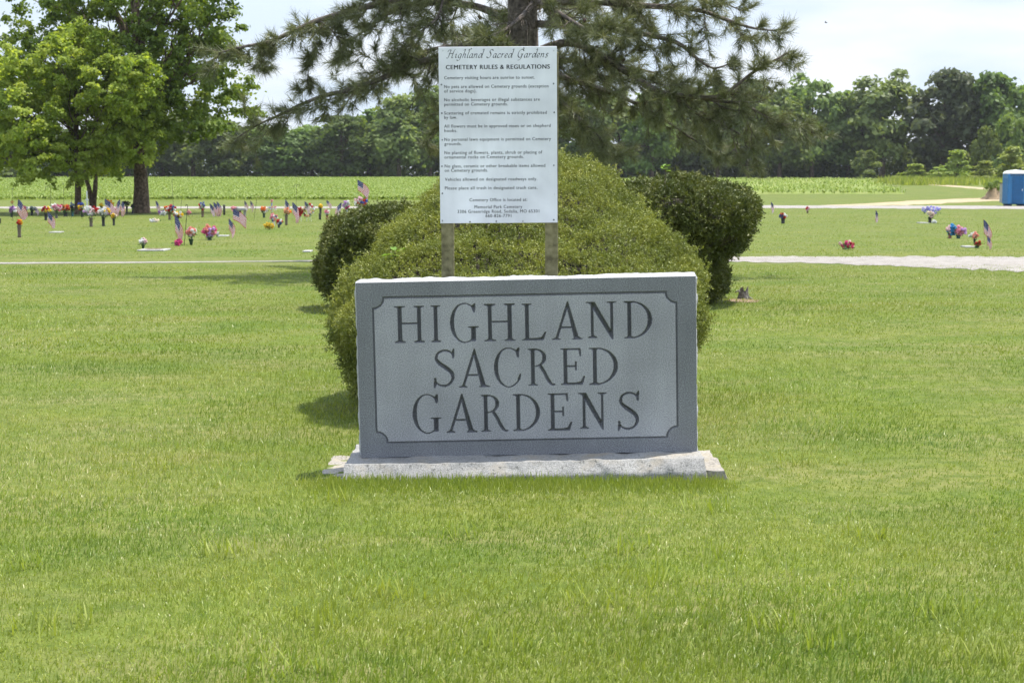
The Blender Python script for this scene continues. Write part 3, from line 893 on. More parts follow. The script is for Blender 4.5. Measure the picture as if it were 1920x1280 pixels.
for (s, x0, x1, yb, o, bold) in LINES:
    cu = bpy.data.curves.new("line", 'FONT'); cu.body = s; cu.size = 1.0; cu.resolution_u = 3
    cu.offset = 0.0
    cu.space_character = 1.12
    to = bpy.data.objects.new("line", cu); COL.objects.link(to)
    bpy.context.view_layer.update()
    me = bpy.data.meshes.new_from_object(to.evaluated_get(bpy.context.evaluated_depsgraph_get()))
    vs = np.zeros(len(me.vertices) * 3); me.vertices.foreach_get('co', vs); vs = vs.reshape(-1, 3)
    fs = [tuple(p.vertices) for p in me.polygons]
    A = scr(x0, yb, o); B = scr(x1, yb, o)
    capm = 44 if bold else 32.5
    sx = (B[0] - A[0]) / (vs[:, 0].max() - vs[:, 0].min())
    sz = capm / 5.333 * YP / F / 0.727
    out = np.stack([A[0] + (vs[:, 0] - vs[:, 0].min()) * sx, np.full(len(vs), -0.0006), A[1] + (B[1] - A[1]) * 0.5 + vs[:, 1] * sz], 1)
    txt.add(out, fs)
    # the printed strokes are heavier than the plain glyph: lay it again a hair to the side
    for q, dx in enumerate((0.0007, -0.0007, 0.0014) if bold else (0.0006,)):
        txt.add(out + np.array([dx, -0.00004 * (q + 1), 0]), fs)
    bpy.data.objects.remove(to); bpy.data.meshes.remove(me); bpy.data.curves.remove(cu)
# the pen-written title: a broad nib drawn along each letter
GL = {
 'H': (.86, [[(-.10, .74), (-.04, .92), (.14, .98), (.30, .96)], [(.30, 1.0), (.16, .5), (.06, .06), (-.06, -.02), (-.14, .03)], [(.06, .50), (.35, .54), (.62, .52)], [(.86, 1.04), (.72, .94), (.58, .4), (.52, .08), (.60, 0), (.72, .08)]]),
 'i': (.30, [[(.02, .36), (.12, .50), (.08, .2), (.10, .02), (.24, .10)], [(.20, .70), (.24, .74)]]),
 'g': (.50, [[(.40, .48), (.22, .50), (.06, .30), (.06, .08), (.18, .01), (.34, .18), (.42, .48)], [(.42, .48), (.34, .0), (.22, -.28), (.02, -.34), (-.08, -.22)]]),
 'h': (.50, [[(.06, .9), (.20, 1.04), (.26, .96), (.14, .5), (.02, 0)], [(.06, .22), (.22, .46), (.36, .46), (.34, .22), (.32, .04), (.46, .08)]]),
 'l': (.26, [[(.06, .9), (.20, 1.04), (.25, .95), (.12, .4), (.08, .06), (.14, .0), (.24, .08)]]),
 'a': (.50, [[(.40, .46), (.24, .50), (.08, .32), (.05, .08), (.16, .0), (.32, .16), (.42, .48), (.36, .12), (.40, .0), (.50, .08)]]),
 'n': (.54, [[(.0, .38), (.12, .50), (.10, .3), (.02, 0)], [(.07, .2), (.24, .46), (.38, .46), (.36, .22), (.33, .04), (.48, .08)]]),
 'd': (.54, [[(.38, .46), (.22, .50), (.07, .32), (.05, .08), (.16, .0), (.32, .16), (.42, .48)], [(.42, .94), (.58, 1.06), (.56, .8), (.44, .2), (.42, .0), (.54, .08)]]),
 'S': (.62, [[(.62, .86), (.54, .98), (.36, 1.0), (.22, .86), (.26, .66), (.40, .46), (.38, .20), (.20, .0), (.0, .0), (-.10, .14)]]),
 'c': (.42, [[(.36, .40), (.30, .50), (.14, .42), (.05, .2), (.09, .02), (.24, .0), (.38, .12)]]),
 'r': (.38, [[(.0, .38), (.12, .50), (.10, .3), (.02, 0)], [(.07, .2), (.22, .45), (.36, .46)]]),
 'e': (.42, [[(.07, .20), (.26, .26), (.34, .40), (.24, .50), (.10, .38), (.05, .14), (.14, .0), (.36, .10)]]),
 'G': (.80, [[(.74, .80), (.62, .98), (.36, .98), (.12, .70), (.06, .28), (.22, .02), (.46, .06), (.58, .40)], [(.42, .42), (.72, .44)], [(.62, .42), (.52, .0), (.36, -.28), (.12, -.34)]]),
 's': (.36, [[(.34, .42), (.24, .50), (.12, .42), (.18, .28), (.26, .14), (.16, .0), (.0, .04)]]),
 ' ': (.50, []),
}
TT = "Highland Sacred Gardens"
strokes, penx = [], 0.0
for ch in TT:
    w, sts = GL[ch]
    for st in sts:
        strokes.append([(penx + p[0] + 0.18 * p[1], p[1]) for p in smooth(st, 5)])
    penx += w + 0.07
mnx = min(p[0] for s in strokes for p in s); mxx = max(p[0] for s in strokes for p in s)
A = scr(200, 262, 60); B = scr(1215, 262, 60)
sx = (B[0] - A[0]) / (mxx - mnx); sz = 80 / 5.333 * YP / F / 1.02
zoff = 0
for st in strokes:
    P = [np.array([A[0] + (p[0] - mnx) * sx, A[1] + p[1] * sz]) for p in st]
    nib = np.array([0.0022, 0.0016])
    vs = []
    for i, p in enumerate(P):
        t = P[min(i + 1, len(P) - 1)] - P[max(i - 1, 0)]; t = t / max(np.linalg.norm(t), 1e-9)
        nr = np.array([-t[1], t[0]]); k = nr @ nib
        k = math.copysign(max(abs(k), 0.0009), k if abs(k) > 1e-9 else 1)
        vs += [p + nr * k, p - nr * k]
    y = -0.0006 - 0.00003 * (zoff % 4); zoff += 1
    txt.add([(p[0], y, p[1]) for p in vs], [(2 * i, 2 * i + 2, 2 * i + 3, 2 * i + 1) for i in range(len(P) - 1)])
txt.build("lettering", M_ink, spanel)
# ================================================================== HEDGES (clipped yews)
M_yew = mat_leaf("yew_needles", [(0, (0.082, 0.106, 0.024)), (0.4, (0.180, 0.208, 0.044)), (0.75, (0.300, 0.312, 0.066)), (0.94, (0.37, 0.36, 0.10)), (1, (0.42, 0.33, 0.16))],
                 trans=0.22, tcol=(1.2, 1.2, 0.5), rough=0.5, spec=0.3)
M_yew_dark = mat_leaf("dark_yew_needles", [(0, (0.045, 0.062, 0.014)), (0.5, (0.098, 0.116, 0.024)), (0.9, (0.185, 0.186, 0.042)), (1, (0.25, 0.20, 0.085))],
                      trans=0.15, tcol=(1.2, 1.2, 0.5), rough=0.5, spec=0.3)
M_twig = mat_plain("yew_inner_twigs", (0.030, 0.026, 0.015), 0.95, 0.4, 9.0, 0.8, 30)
M_bark = mat_granite("ridged_bark", (0.120, 0.082, 0.055), (0.05, 0.034, 0.024), (0.21, 0.16, 0.115), scale=9, rough=0.95, streak=0.35, bump=1.0, bscale=14)

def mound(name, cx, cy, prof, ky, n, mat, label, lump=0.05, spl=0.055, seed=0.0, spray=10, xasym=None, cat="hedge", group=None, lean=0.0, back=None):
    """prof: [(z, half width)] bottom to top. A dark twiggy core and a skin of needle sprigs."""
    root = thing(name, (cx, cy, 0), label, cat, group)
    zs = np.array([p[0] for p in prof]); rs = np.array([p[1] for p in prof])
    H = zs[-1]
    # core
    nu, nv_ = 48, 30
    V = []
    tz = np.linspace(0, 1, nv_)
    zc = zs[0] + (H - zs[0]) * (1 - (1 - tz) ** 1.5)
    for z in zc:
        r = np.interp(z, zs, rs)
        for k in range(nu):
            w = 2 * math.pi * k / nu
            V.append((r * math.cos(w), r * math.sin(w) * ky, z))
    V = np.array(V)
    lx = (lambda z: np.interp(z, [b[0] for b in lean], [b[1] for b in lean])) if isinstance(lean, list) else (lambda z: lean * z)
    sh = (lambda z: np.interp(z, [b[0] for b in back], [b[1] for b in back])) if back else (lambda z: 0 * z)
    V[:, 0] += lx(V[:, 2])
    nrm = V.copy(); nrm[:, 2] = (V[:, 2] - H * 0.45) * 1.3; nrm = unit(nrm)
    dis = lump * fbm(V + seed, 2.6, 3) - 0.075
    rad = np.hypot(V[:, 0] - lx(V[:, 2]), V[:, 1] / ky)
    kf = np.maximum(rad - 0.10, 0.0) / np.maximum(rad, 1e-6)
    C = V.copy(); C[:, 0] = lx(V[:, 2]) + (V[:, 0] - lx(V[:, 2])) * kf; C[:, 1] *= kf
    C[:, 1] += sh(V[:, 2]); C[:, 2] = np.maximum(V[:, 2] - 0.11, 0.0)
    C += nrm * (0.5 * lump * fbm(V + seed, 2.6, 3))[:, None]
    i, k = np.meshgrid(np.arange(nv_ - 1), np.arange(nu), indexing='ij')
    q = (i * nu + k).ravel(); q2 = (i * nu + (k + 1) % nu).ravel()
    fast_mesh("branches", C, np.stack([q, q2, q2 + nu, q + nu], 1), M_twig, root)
    # sample the surface by area
    m = n * 5
    t = R.random(m); z = zs[0] + (H - zs[0]) * t
    r = np.interp(z, zs, rs)
    dr = (np.interp(z + 0.02, zs, rs) - np.interp(z - 0.02, zs, rs)) / 0.04
    ds_ = (sh(z + .03) - sh(z - .03)) / .06
    w = R.uniform(0, 2 * np.pi, m)
    wgt = r * np.sqrt(1 + (-dr - np.sin(w) / ky * ds_) ** 2); wgt = np.minimum(wgt, np.quantile(wgt, 0.99))
    keep = R.random(m) < wgt / wgt.max()
    z, r, dr, w = z[keep][:n], r[keep][:n], dr[keep][:n], w[keep][:n]
    m = len(z)
    P = np.stack([r * np.cos(w), r * np.sin(w) * ky, z], 1)
    ds = (sh(z + .03) - sh(z - .03)) / .06
    N = unit(np.stack([np.cos(w), np.sin(w) / ky, -dr - np.sin(w) / ky * ds], 1))
    P[:, 0] += lx(z); P[:, 1] += sh(z)
    d0 = lump * fbm(P + seed, 2.6, 3) + 0.036 * vnoise(P + seed, 7.5) + 0.022 * vnoise(P + seed, 16.0)
    P = P + N * (d0 + R.normal(0, 0.022, m) - 0.02)[:, None]
    # stray sprigs stand proud
    out = R.random(m) < 0.02
    P = P + (N + np.array([0, 0, 0.4])) * np.where(out, R.uniform(0, 0.07, m), 0)[:, None]
    clump = np.clip(0.45 + 0.38 * fbm(P + seed * 2, 5.5, 3), 0, 1)
    vs, fs, ti = [], [], []
    off = 0
    D = unit(N * 0.75 + np.array([0, 0, 0.35]) + R.normal(0, 0.45, (m, 3)))
    ln = spl * R.uniform(0.7, 1.4, m)
    for s in range(spray):
        u = R.uniform(0.1, 1.0, m)
        base = P + D * (ln * u)[:, None]
        nd = unit(D * 0.55 + R.normal(0, 0.75, (m, 3)))
        L = (spl * 0.52 * R.uniform(0.7, 1.3, m))[:, None]
        side = unit(np.cross(nd, R.normal(size=(m, 3)))) * (spl * 0.07)
        v = np.stack([base - side, base + nd * L * 0.5 + side * 1.3, base + nd * L, base + nd * L * 0.5 - side * 1.3], 1).reshape(-1, 3)
        vs.append(v); fs.append(np.arange(m * 4).reshape(m, 4) + off); off += m * 4
        ti.append(np.repeat(np.clip(clump * 0.72 + 0.28 * R.random(m) + 0.14 * (u - 0.5), 0, 1), 4))
    fast_mesh("foliage", np.concatenate(vs), np.concatenate(fs), mat, root, np.concatenate(ti))
    return root

def zpix(py, D): return CAMZ - (py - 335) * D / F
prof_main = [(0.02, 1.0), (0.22, 1.19), (0.42, 1.28), (0.60, 1.32), (0.78, 1.32), (0.92, 1.26), (1.10, 1.13), (1.28, 1.01), (1.44, 0.88), (1.55, 0.77), (1.65, 0.65), (1.75, 0.50), (1.84, 0.33), (1.91, 0.16), (1.94, 0.0)]
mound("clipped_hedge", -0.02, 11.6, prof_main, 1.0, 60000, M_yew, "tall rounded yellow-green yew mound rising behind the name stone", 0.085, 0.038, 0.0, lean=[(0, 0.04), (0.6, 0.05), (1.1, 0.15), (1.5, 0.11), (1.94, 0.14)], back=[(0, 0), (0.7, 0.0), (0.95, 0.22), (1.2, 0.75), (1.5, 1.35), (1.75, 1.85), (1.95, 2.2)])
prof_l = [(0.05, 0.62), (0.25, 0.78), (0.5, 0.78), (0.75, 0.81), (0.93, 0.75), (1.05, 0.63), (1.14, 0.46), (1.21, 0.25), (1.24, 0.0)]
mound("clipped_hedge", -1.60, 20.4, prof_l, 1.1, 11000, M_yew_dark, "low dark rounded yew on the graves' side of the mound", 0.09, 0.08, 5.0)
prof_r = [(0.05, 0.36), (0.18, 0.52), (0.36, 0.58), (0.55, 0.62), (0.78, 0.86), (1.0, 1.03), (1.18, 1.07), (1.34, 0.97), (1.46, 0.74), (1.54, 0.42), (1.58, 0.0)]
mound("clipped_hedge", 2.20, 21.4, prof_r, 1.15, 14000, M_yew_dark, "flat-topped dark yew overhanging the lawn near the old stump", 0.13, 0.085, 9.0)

# sprigs of other plants growing out of the hedges
M_sap = mat_leaf("sapling_leaf", [(0, (0.14, 0.26, 0.03)), (1, (0.24, 0.38, 0.06))], trans=0.35)
def sprig(px, py, D, h, label, n=7, lw=0.05, ll=0.11, cat="plant"):
    p = at(px, py, D)
    root = thing("sapling", p, label, cat)
    a = Acc(); a.tube([(0, 0, -0.12), (0.005, 0, h * 0.5), (0, 0.01, h)], [0.004, 0.003, 0.002], 5); a.build("stem", M_bark, root)
    vs, fs = [], []
    for k in range(n):
        az = k * 2.4 + R.uniform(-.3, .3); z = h * (0.35 + 0.65 * k / n); up = R.uniform(-0.1, 0.6)
        d = np.array([math.cos(az), math.sin(az), up]); d /= np.linalg.norm(d)
        s = np.cross(d, [0, 0, 1]); s /= np.linalg.norm(s); b = np.array([0, 0, z]); o = len(vs)
        L = ll * R.uniform(.8, 1.2)
        vs += [b, b + d * L * .4 + s * lw * .5, b + d * L * .75 + s * lw * .35, b + d * L - np.array([0, 0, .015]), b + d * L * .75 - s * lw * .35, b + d * L * .4 - s * lw * .5]
        fs += [(o, o + 1, o + 2, o + 3), (o, o + 3, o + 4, o + 5)]
    fast_mesh("leaves", np.array(vs), np.array(fs), M_sap, root, np.repeat(R.random(n), 6))
sprig(741, 492, 11.3, 0.09, "pale green seedling leaves poking out of the front yew mound")
sprig(1247, 327, 20.0, 0.13, "upright green weed on top of the flat-topped dark yew", 8, 0.035, 0.08)

# ================================================================== BROADLEAF TREES
def limb_path(p0, p1, sag=0.1, n=6, jit=0.06):
    p0, p1 = np.array(p0, float), np.array(p1, float); L = np.linalg.norm(p1 - p0)
    out = []
    for i in range(n + 1):
        t = i / n
        q = p0 + (p1 - p0) * t
        q[2] += math.sin(math.pi * t) * sag * L
        if 0 < i < n: q += R.normal(0, jit * L * 0.3, 3)
        out.append(q)
    return out
def crown_leaves(lobes, n, leaf, clump_r, droop=0.0, flat=0.62, shell=0.55, spray=0.0):
    """lobes: (x,y,z,r). Leaves in clumps spread through every lobe, denser near its skin"""
    lobes = np.array(lobes, float)
    vol = lobes[:, 3] ** 1.7
    nc = max(8, int(n / 95))
    li = R.choice(len(lobes), nc, p=vol / vol.sum())
    u = unit(R.normal(size=(nc, 3)))
    rr = (shell + (1 - shell) * R.random(nc)) ** 0.8
    C = lobes[li, :3] + u * (lobes[li, 3] * rr)[:, None]
    # drop clumps buried deep inside other lobes
    deep = np.zeros(nc)
    for L in lobes:
        dd = np.linalg.norm(C - L[:3], axis=1) / L[3]
        deep = np.maximum(deep, 1 - dd)
    keep = R.random(nc) > np.clip((deep - 0.35) * 1.6, 0, 0.85)
    C, li, u = C[keep], li[keep], u[keep]; nc = len(C)
    cr = clump_r * R.uniform(0.6, 1.35, nc)
    per = max(6, n // nc)
    ci = np.repeat(np.arange(nc), per)
    g = R.normal(size=(len(ci), 3)) * 0.46
    g[:, 2] *= flat
    P = C[ci] + g * cr[ci][:, None]
    outv = u[ci]
    if spray:
        # leaves strung along short boughs that reach outwards, then nod
        sd = unit(u * np.array([1, 1, 0.8]) + np.array([0, 0, 0.30]) + R.normal(0, 0.35, (nc, 3)))
        tt = R.random(len(ci)) ** 0.8
        ln = spray * R.uniform(0.5, 1.4, nc)
        g *= np.where(R.random(len(ci)) < 0.5, 0.55, 1.0)[:, None] * (1.0 - 0.45 * tt)[:, None]
        P = C[ci] + sd[ci] * (tt * ln[ci])[:, None] + g * cr[ci][:, None]
        P[:, 2] -= 0.28 * ln[ci] * tt ** 2
    rad = np.linalg.norm(g, axis=1)
    P[:, 2] -= droop * cr[ci] * rad ** 2
    N = unit(unit(g) * 0.45 + outv * 0.45 + np.array([0, 0, 0.40]) + R.normal(0, 0.5, (len(ci), 3)))
    v, f = leaf_arrays(P, N, leaf, leaf * 0.72)
    ct = R.random(nc)
    tint = np.clip(0.6 * ct[ci] + 0.4 * R.random(len(ci)), 0, 1)
    return v, f, np.repeat(tint, 4), C
def broadleaf(name, base, lobes, n, leaf, clump_r, trunk_r, mat, label, cat="tree", group=None, forks=None, fork_z=0.4, droop=0.25, flat=0.62, barkmat=None, limbs=16, shell=0.5, lean=0.0, spray=0.0):
    """lobes in metres relative to the foot of the trunk"""
    root = thing(name, base, label, cat, group)
    v, f, t, C = crown_leaves(lobes, n, leaf, clump_r, droop, flat, shell, spray)
    lobes = np.array(lobes, float)
    a = Acc()
    cz = lobes[:, 2].min(); top = lobes[:, 2].max()
    fz = fork_z
    stems = forks or [(0.0, 0.0, 1.0)]
    for (fx, fy, sc) in stems:
        r0 = trunk_r * sc
        pts = [(fx * 0.1, fy * 0.1, -0.15), (fx * 0.15, fy * .15, 0.1), (fx * .3 + R.normal(0, .02), fy * .3, fz * 0.4), (fx * .7 + R.normal(0, .03), fy * .7, fz * 0.8), (fx + lean, fy, fz), (fx * 1.3 + lean * 1.4, fy * 1.3, fz + (top - fz) * 0.45), (fx * 1.4 + lean * 1.5, fy * 1.4, fz + (top - fz) * 0.9)]
        a.tube(pts, [r0 * 1.55, r0 * 1.28, r0 * 1.02, r0 * 0.95, r0 * 0.9, r0 * 0.5, r0 * 0.12], 12, 0, 0.07)
    tr = a.build("trunk", barkmat or M_bark, root, True)
    b = Acc()
    order = np.argsort(-lobes[:, 3])[:limbs]
    for i in order:
        L = lobes[i]
        fx, fy, sc = stems[int(R.integers(len(stems)))]
        s = np.array([fx * 1.1 + lean, fy * 1.1, fz + (max(L[2], fz + .2) - fz) * R.uniform(0.15, 0.5)])
        p = limb_path(s, L[:3], -0.03, 6)
        r0 = trunk_r * sc * R.uniform(0.28, 0.45)
        b.tube(p, list(np.linspace(r0, r0 * 0.25, len(p))), 7, 0, 0.05)
        for k in range(4):
            e = L[:3] + unit(R.normal(size=3)) * L[3] * 0.9
            p2 = limb_path(p[3 + k % 3], e, 0.05, 4)
            b.tube(p2, list(np.linspace(r0 * 0.4, r0 * 0.08, len(p2))), 5)
    b.build("limb", barkmat or M_bark, tr, True)
    fast_mesh("crown", v, f, mat, root, t)
    return root

M_maple = mat_leaf("bright_maple_leaf", [(0, (0.180, 0.265, 0.036)), (0.5, (0.285, 0.368, 0.058)), (1, (0.42, 0.48, 0.11))], trans=0.55, tcol=(1.3, 1.25, 0.5))
M_oak = mat_leaf("deep_green_leaf", [(0, (0.085, 0.138, 0.021)), (0.6, (0.150, 0.215, 0.033)), (1, (0.25, 0.31, 0.055))], trans=0.45, tcol=(1.3, 1.25, 0.5))

def px_lobes(lst, D, base, ydep=2.0, yoff=0.0):
    out = []
    for (x, y, r) in lst:
        rm = r * D / F
        p = at(x, y, D + yoff + R.uniform(-1, 1) * ydep)
        out.append((p.x - base.x, p.y - base.y, p.z - base.z, rm))
    return out
bm = gnd(147, 401.5)
lob = px_lobes([(150, 88, 36), (115, 120, 42), (185, 118, 42), (150, 150, 55), (60, 150, 45), (95, 185, 60), (215, 165, 48), (250, 150, 34), (268, 170, 22), (175, 215, 62), (240, 215, 48), (120, 250, 62), (50, 225, 55),
                (200, 262, 50), (255, 262, 36), (278, 286, 14), (70, 280, 45), (140, 300, 40), (20, 190, 45), (-20, 170, 45), (-30, 230, 55), (-50, 275, 42), (10, 275, 40), (118, 82, 20), (195, 85, 22), (30, 120, 24), (-5, 140, 30)  , (150, 66, 22), (128, 74, 16), (268, 140, 14)], bm.y, bm, 2.2, -0.6)
broadleaf("maple_tree", bm, lob, 95000, 0.165, 0.42, 0.150, M_maple, "bright yellow-green maple beside the thick trunk, graves under it", fork_z=1.9, droop=0.2, flat=0.5, limbs=18, shell=0.68, spray=0.55)
bs = gnd(175, 397)
lob = px_lobes([(205, 288, 30), (170, 300, 26), (235, 280, 28), (190, 262, 34), (225, 250, 30)], bs.y, bs, 1.0)
broadleaf("young_tree", bs, lob, 8000, 0.17, 0.55, 0.115, M_maple, "small dark fork-trunked tree half hidden behind the bright maple", forks=[(-0.28, 0, 1.0), (0.12, 0.1, 1.05)], fork_z=1.5, droop=0.2, limbs=5, spray=0.5)
bo = gnd(265, 399.5)
lob = px_lobes([(20, 135, 38), (62, 105, 45), (100, 75, 42), (80, 120, 40), (25, 95, 25), (150, 30, 42), (110, 20, 30), (190, 60, 40), (245, 30, 55), (230, 95, 46), (262, 70, 40), (300, 30, 50), (345, 45, 50), (395, 40, 42), (425, 60, 34), (330, 95, 40),
                (370, 120, 42), (300, 135, 40), (410, 120, 42), (440, 165, 34), (465, 195, 20), (345, 165, 42), (300, 190, 36), (395, 180, 34), (330, 215, 32), (280, 225, 26), (430, 205, 18),
                (80, -40, 70), (170, -60, 80), (270, -70, 90), (370, -50, 80), (230, -150, 90), (320, -150, 80), (150, -150, 60), (20, 40, 16), (265, 150, 35)], bo.y, bo, 2.6, 1.2)
lob += px_lobes([(290, 175, 38), (325, 222, 34), (285, 250, 24), (355, 240, 24), (400, 232, 20), (245, 175, 36), (265, 210, 32), (230, 130, 40), (310, 110, 40)], bo.y, bo, 0.6, -2.2)
broadleaf("shade_tree", bo, lob, 68000, 0.21, 0.60, 0.345, M_oak, "tall dark green shade tree with one thick brown trunk among the graves", fork_z=3.2, droop=0.2, flat=0.55, limbs=30, shell=0.55, spray=0.6)

# ================================================================== THE PINE
M_needle = mat_leaf("pine_needles", [(0, (0.075, 0.090, 0.042)), (0.5, (0.150, 0.165, 0.074)), (0.88, (0.25, 0.255, 0.125)), (1, (0.31, 0.25, 0.145))], trans=0.2, tcol=(1.1, 1.1, 0.6), rough=0.5, spec=0.3)
M_pbark = mat_granite("pine_bark", (0.120, 0.098, 0.080), (0.055, 0.045, 0.038), (0.20, 0.17, 0.145), scale=14, rough=0.95, streak=0.3, bump=1.0, bscale=18)
M_cone = mat_plain("pine_cone_scales", (0.075, 0.052, 0.036), 0.9, 0.3, 40)
DP = 29.0
SP = DP / 22.0
pb = Vector((at(982, 60, DP).x, DP, 0.0))
pine = thing("pine_tree", pb, "big spreading pine with drooping needle tufts behind the rules board", "tree")
a = Acc()
a.tube([(-.02, 0, -0.1), (0, 0, .3), (.02, 0, 1.5), (.0, 0, 3.0), (-.03, 0, 4.9), (.02, .03, 7.5), (0, 0, 10.6), (0, 0, 13.0)], [.45, .36, .31, .29, .255, .19, .10, .02], 14, 0, 0.06)
ptrunk = a.build("trunk", M_pbark, pine, True)
LIMBS = [  # (px, py, depth offset) from the trunk outwards, and start radius
 ([(975, -70, 0), (880, -40, -.3), (790, -12, -.6), (673, 17, -.9), (593, 40, -1.0), (507, 78, -1.1), (455, 88, -1.1), (410, 100, -1.1)], .075),
 ([(960, 55, 0), (890, 78, -.3), (820, 108, -.6), (773, 122, -.8), (710, 150, -1.0), (653, 170, -1.1), (607, 180, -1.2), (563, 197, -1.2), (520, 218, -1.2), (480, 236, -1.2), (440, 262, -1.1)], .062),
 ([(940, 30, 0), (883, 10, .5), (810, 6, .9), (740, 20, 1.2), (680, 60, 1.5), (640, 92, 1.6)], .06),
 ([(990, 5, 0), (1110, 4, -.3), (1220, 12, -.6), (1307, 19, -.8), (1364, 38, -1.0), (1412, 53, -1.0), (1455, 58, -1.1)], .06),
 ([(1000, 45, 0), (1100, 50, -.5), (1192, 62, -.8), (1268, 80, -1.1), (1307, 110, -1.2), (1338, 128, -1.3), (1372, 118, -1.3)], .055),
 ([(1000, 100, 0), (1070, 80, -.3), (1144, 115, -.7), (1225, 168, -1.0), (1259, 177, -1.1), (1307, 182, -1.2), (1355, 178, -1.3), (1412, 136, -1.4), (1455, 112, -1.4), (1478, 98, -1.4)], .065),
 ([(1307, 182, -1.2), (1350, 190, -1.2), (1393, 196, -1.2), (1431, 215, -1.2), (1465, 228, -1.2), (1508, 238, -1.2)], .03),
 ([(1259, 177, -1.1), (1310, 215, -1.0), (1383, 249, -1.0), (1402, 278, -1.0), (1421, 302, -1.0)], .026),
 ([(1000, 120, 0), (1070, 150, .7), (1150, 175, 1.2), (1230, 215, 1.5), (1290, 255, 1.6), (1330, 280, 1.7)], .05),
 ([(985, 140, 0), (1040, 180, -.6), (1090, 225, -1.0), (1130, 262, -1.2)], .045),
 ([(990, 20, 0), (1080, -10, .8), (1200, -20, 1.4), (1310, -10, 1.8), (1390, 20, 2.0)], .055),
 ([(985, 90, 0), (1050, 110, 1.0), (1130, 120, 1.9), (1220, 135, 2.5), (1300, 170, 2.8)], .05),
 ([(970, 90, 0), (930, 130, .9), (880, 170, 1.6), (840, 225, 2.0), (800, 265, 2.2)], .045),
 ([(975, 70, 0), (900, 80, 1.2), (800, 95, 2.2), (720, 130, 2.8), (660, 165, 3.0)], .05),
 ([(985, 150, 0), (1050, 200, .4), (1110, 250, .7), (1160, 275, .8)], .04),
 ([(590, 48, -1.0), (600, 75, -1.0), (585, 100, -1.0), (578, 130, -1.0), (574, 165, -1.0), (556, 178, -1.0)], .014),
 ([(600, 40, -1.0), (625, 60, -1.1), (638, 80, -1.1), (632, 105, -1.1)], .012),
 ([(520, 70, -1.1), (500, 95, -1.1), (488, 112, -1.1), (492, 128, -1.1)], .012),
 ([(830, 2, -.6), (815, 40, -.8), (770, 70, -.9), (735, 92, -1.0)], .02),
 ([(1005, 0, 0), (980, 30, -1.2), (940, 60, -2.0), (900, 70, -2.6)], .05),
 ([(985, -10, 0), (1040, 20, -1.2), (1090, 50, -2.1), (1140, 75, -2.7)], .05),
]
branch = Acc()
tuft_p, tuft_d, tuft_s = [], [], []
cones = []
def tuft(p, d, s=1.0):
    if p[1] < 0.1 and abs(p[0]) < 0.36 and 3.8 < p[2] < 5.3: return      # the bole stays bare
    tuft_p.append(p); tuft_d.append(d); tuft_s.append(s)
def twig(p, d, L, r, depth=0):
    n = 4; P = [p]; q = p.copy(); dd = d.copy()
    for i in range(n):
        dd = unit((dd + R.normal(0, 0.16, 3) + np.array([0, 0, (-0.10 if i < 2 else 0.14)]))[None])[0]
        q = q + dd * (L / n); P.append(q)
    branch.tube(P, list(np.linspace(r, r * 0.4, n + 1)), 4, cap=False)
    if depth < 1:
        for k in range(int(3 + L / SP * 4)):
            i = int(R.integers(1, n + 1)); t = R.random()
            b = P[i - 1] + (P[i] - P[i - 1]) * t
            ax = unit((P[i] - P[i - 1])[None])[0]
            side = unit(np.cross(ax, R.normal(size=3))[None])[0]
            twig(b, unit((ax * 0.7 + side * 0.8)[None])[0], L * R.uniform(0.28, 0.5), r * 0.55, depth + 1)
        tuft(P[-1], unit((P[-1] - P[-2])[None])[0], 1.1)
        tuft(P[-2], unit((P[-1] - P[-2])[None])[0], 0.9)
        if R.random() < 0.12: cones.append(P[int(R.integers(1, n))] + np.array([0, 0, -0.03]))
    else:
        tuft(P[-1], unit((P[-1] - P[-2])[None])[0], 1.0)
        if R.random() < 0.6: tuft(P[-2], unit((P[-1] - P[-2])[None])[0], 0.85)
def limb(P, r0, step=0.17, tw=(0.25, 0.75), start=0.12, flat=0.7, rsc=1.0):
    P = [np.array(p, float) for p in P]
    P = [np.array((x, y, z)) for (x, y, z) in zip(*[ [s[k] for s in smooth3(P)] for k in range(3)])]
    n = len(P)
    rad = [r0 * (1 - 0.85 * (i / (n - 1)) ** 0.8) for i in range(n)]
    branch.tube(P, rad, 8, 0, 0.05)
    seg = np.linalg.norm(np.diff(np.array(P), axis=0), axis=1); cum = np.concatenate([[0], np.cumsum(seg)]); Lt = cum[-1]
    s = Lt * start
    while s < Lt:
        i = min(np.searchsorted(cum, s) - 1, n - 2); i = max(i, 0)
        t = (s - cum[i]) / max(seg[i], 1e-6)
        p = P[i] + (P[i + 1] - P[i]) * t
        ax = unit((P[i + 1] - P[i])[None])[0]
        fr = s / Lt
        sd = unit(np.cross(ax, [0, 0, 1.0])[None])[0] * (1 if R.random() < 0.5 else -1)
        v = unit((ax * R.uniform(0.4, 1.0) + sd * R.uniform(0.3, 1.0) * flat + np.array([0, 0, R.normal(-0.05, 0.45)]))[None])[0]
        L = R.uniform(*tw) * (1.05 - 0.55 * fr)
        twig(p, v, L, max(0.005, 0.015 * (1 - fr * .5)) * rsc)
        s += step * R.uniform(0.6, 1.4) * (0.66 if fr < 0.5 else 1.05)
    tuft(P[-1], unit((P[-1] - P[-2])[None])[0], 1.2)
def smooth3(P, n=4):
    out = []
    for i in range(len(P) - 1):
        p0, p1, p2, p3 = P[max(i - 1, 0)], P[i], P[i + 1], P[min(i + 2, len(P) - 1)]
        for k in range(n):
            t = k / n
            out.append(0.5 * (2 * p1 + (p2 - p0) * t + (2 * p0 - 5 * p1 + 4 * p2 - p3) * t * t + (3 * p1 - p0 - 3 * p2 + p3) * t ** 3))
    out.append(P[-1]); return out
pbn = np.array(pb)
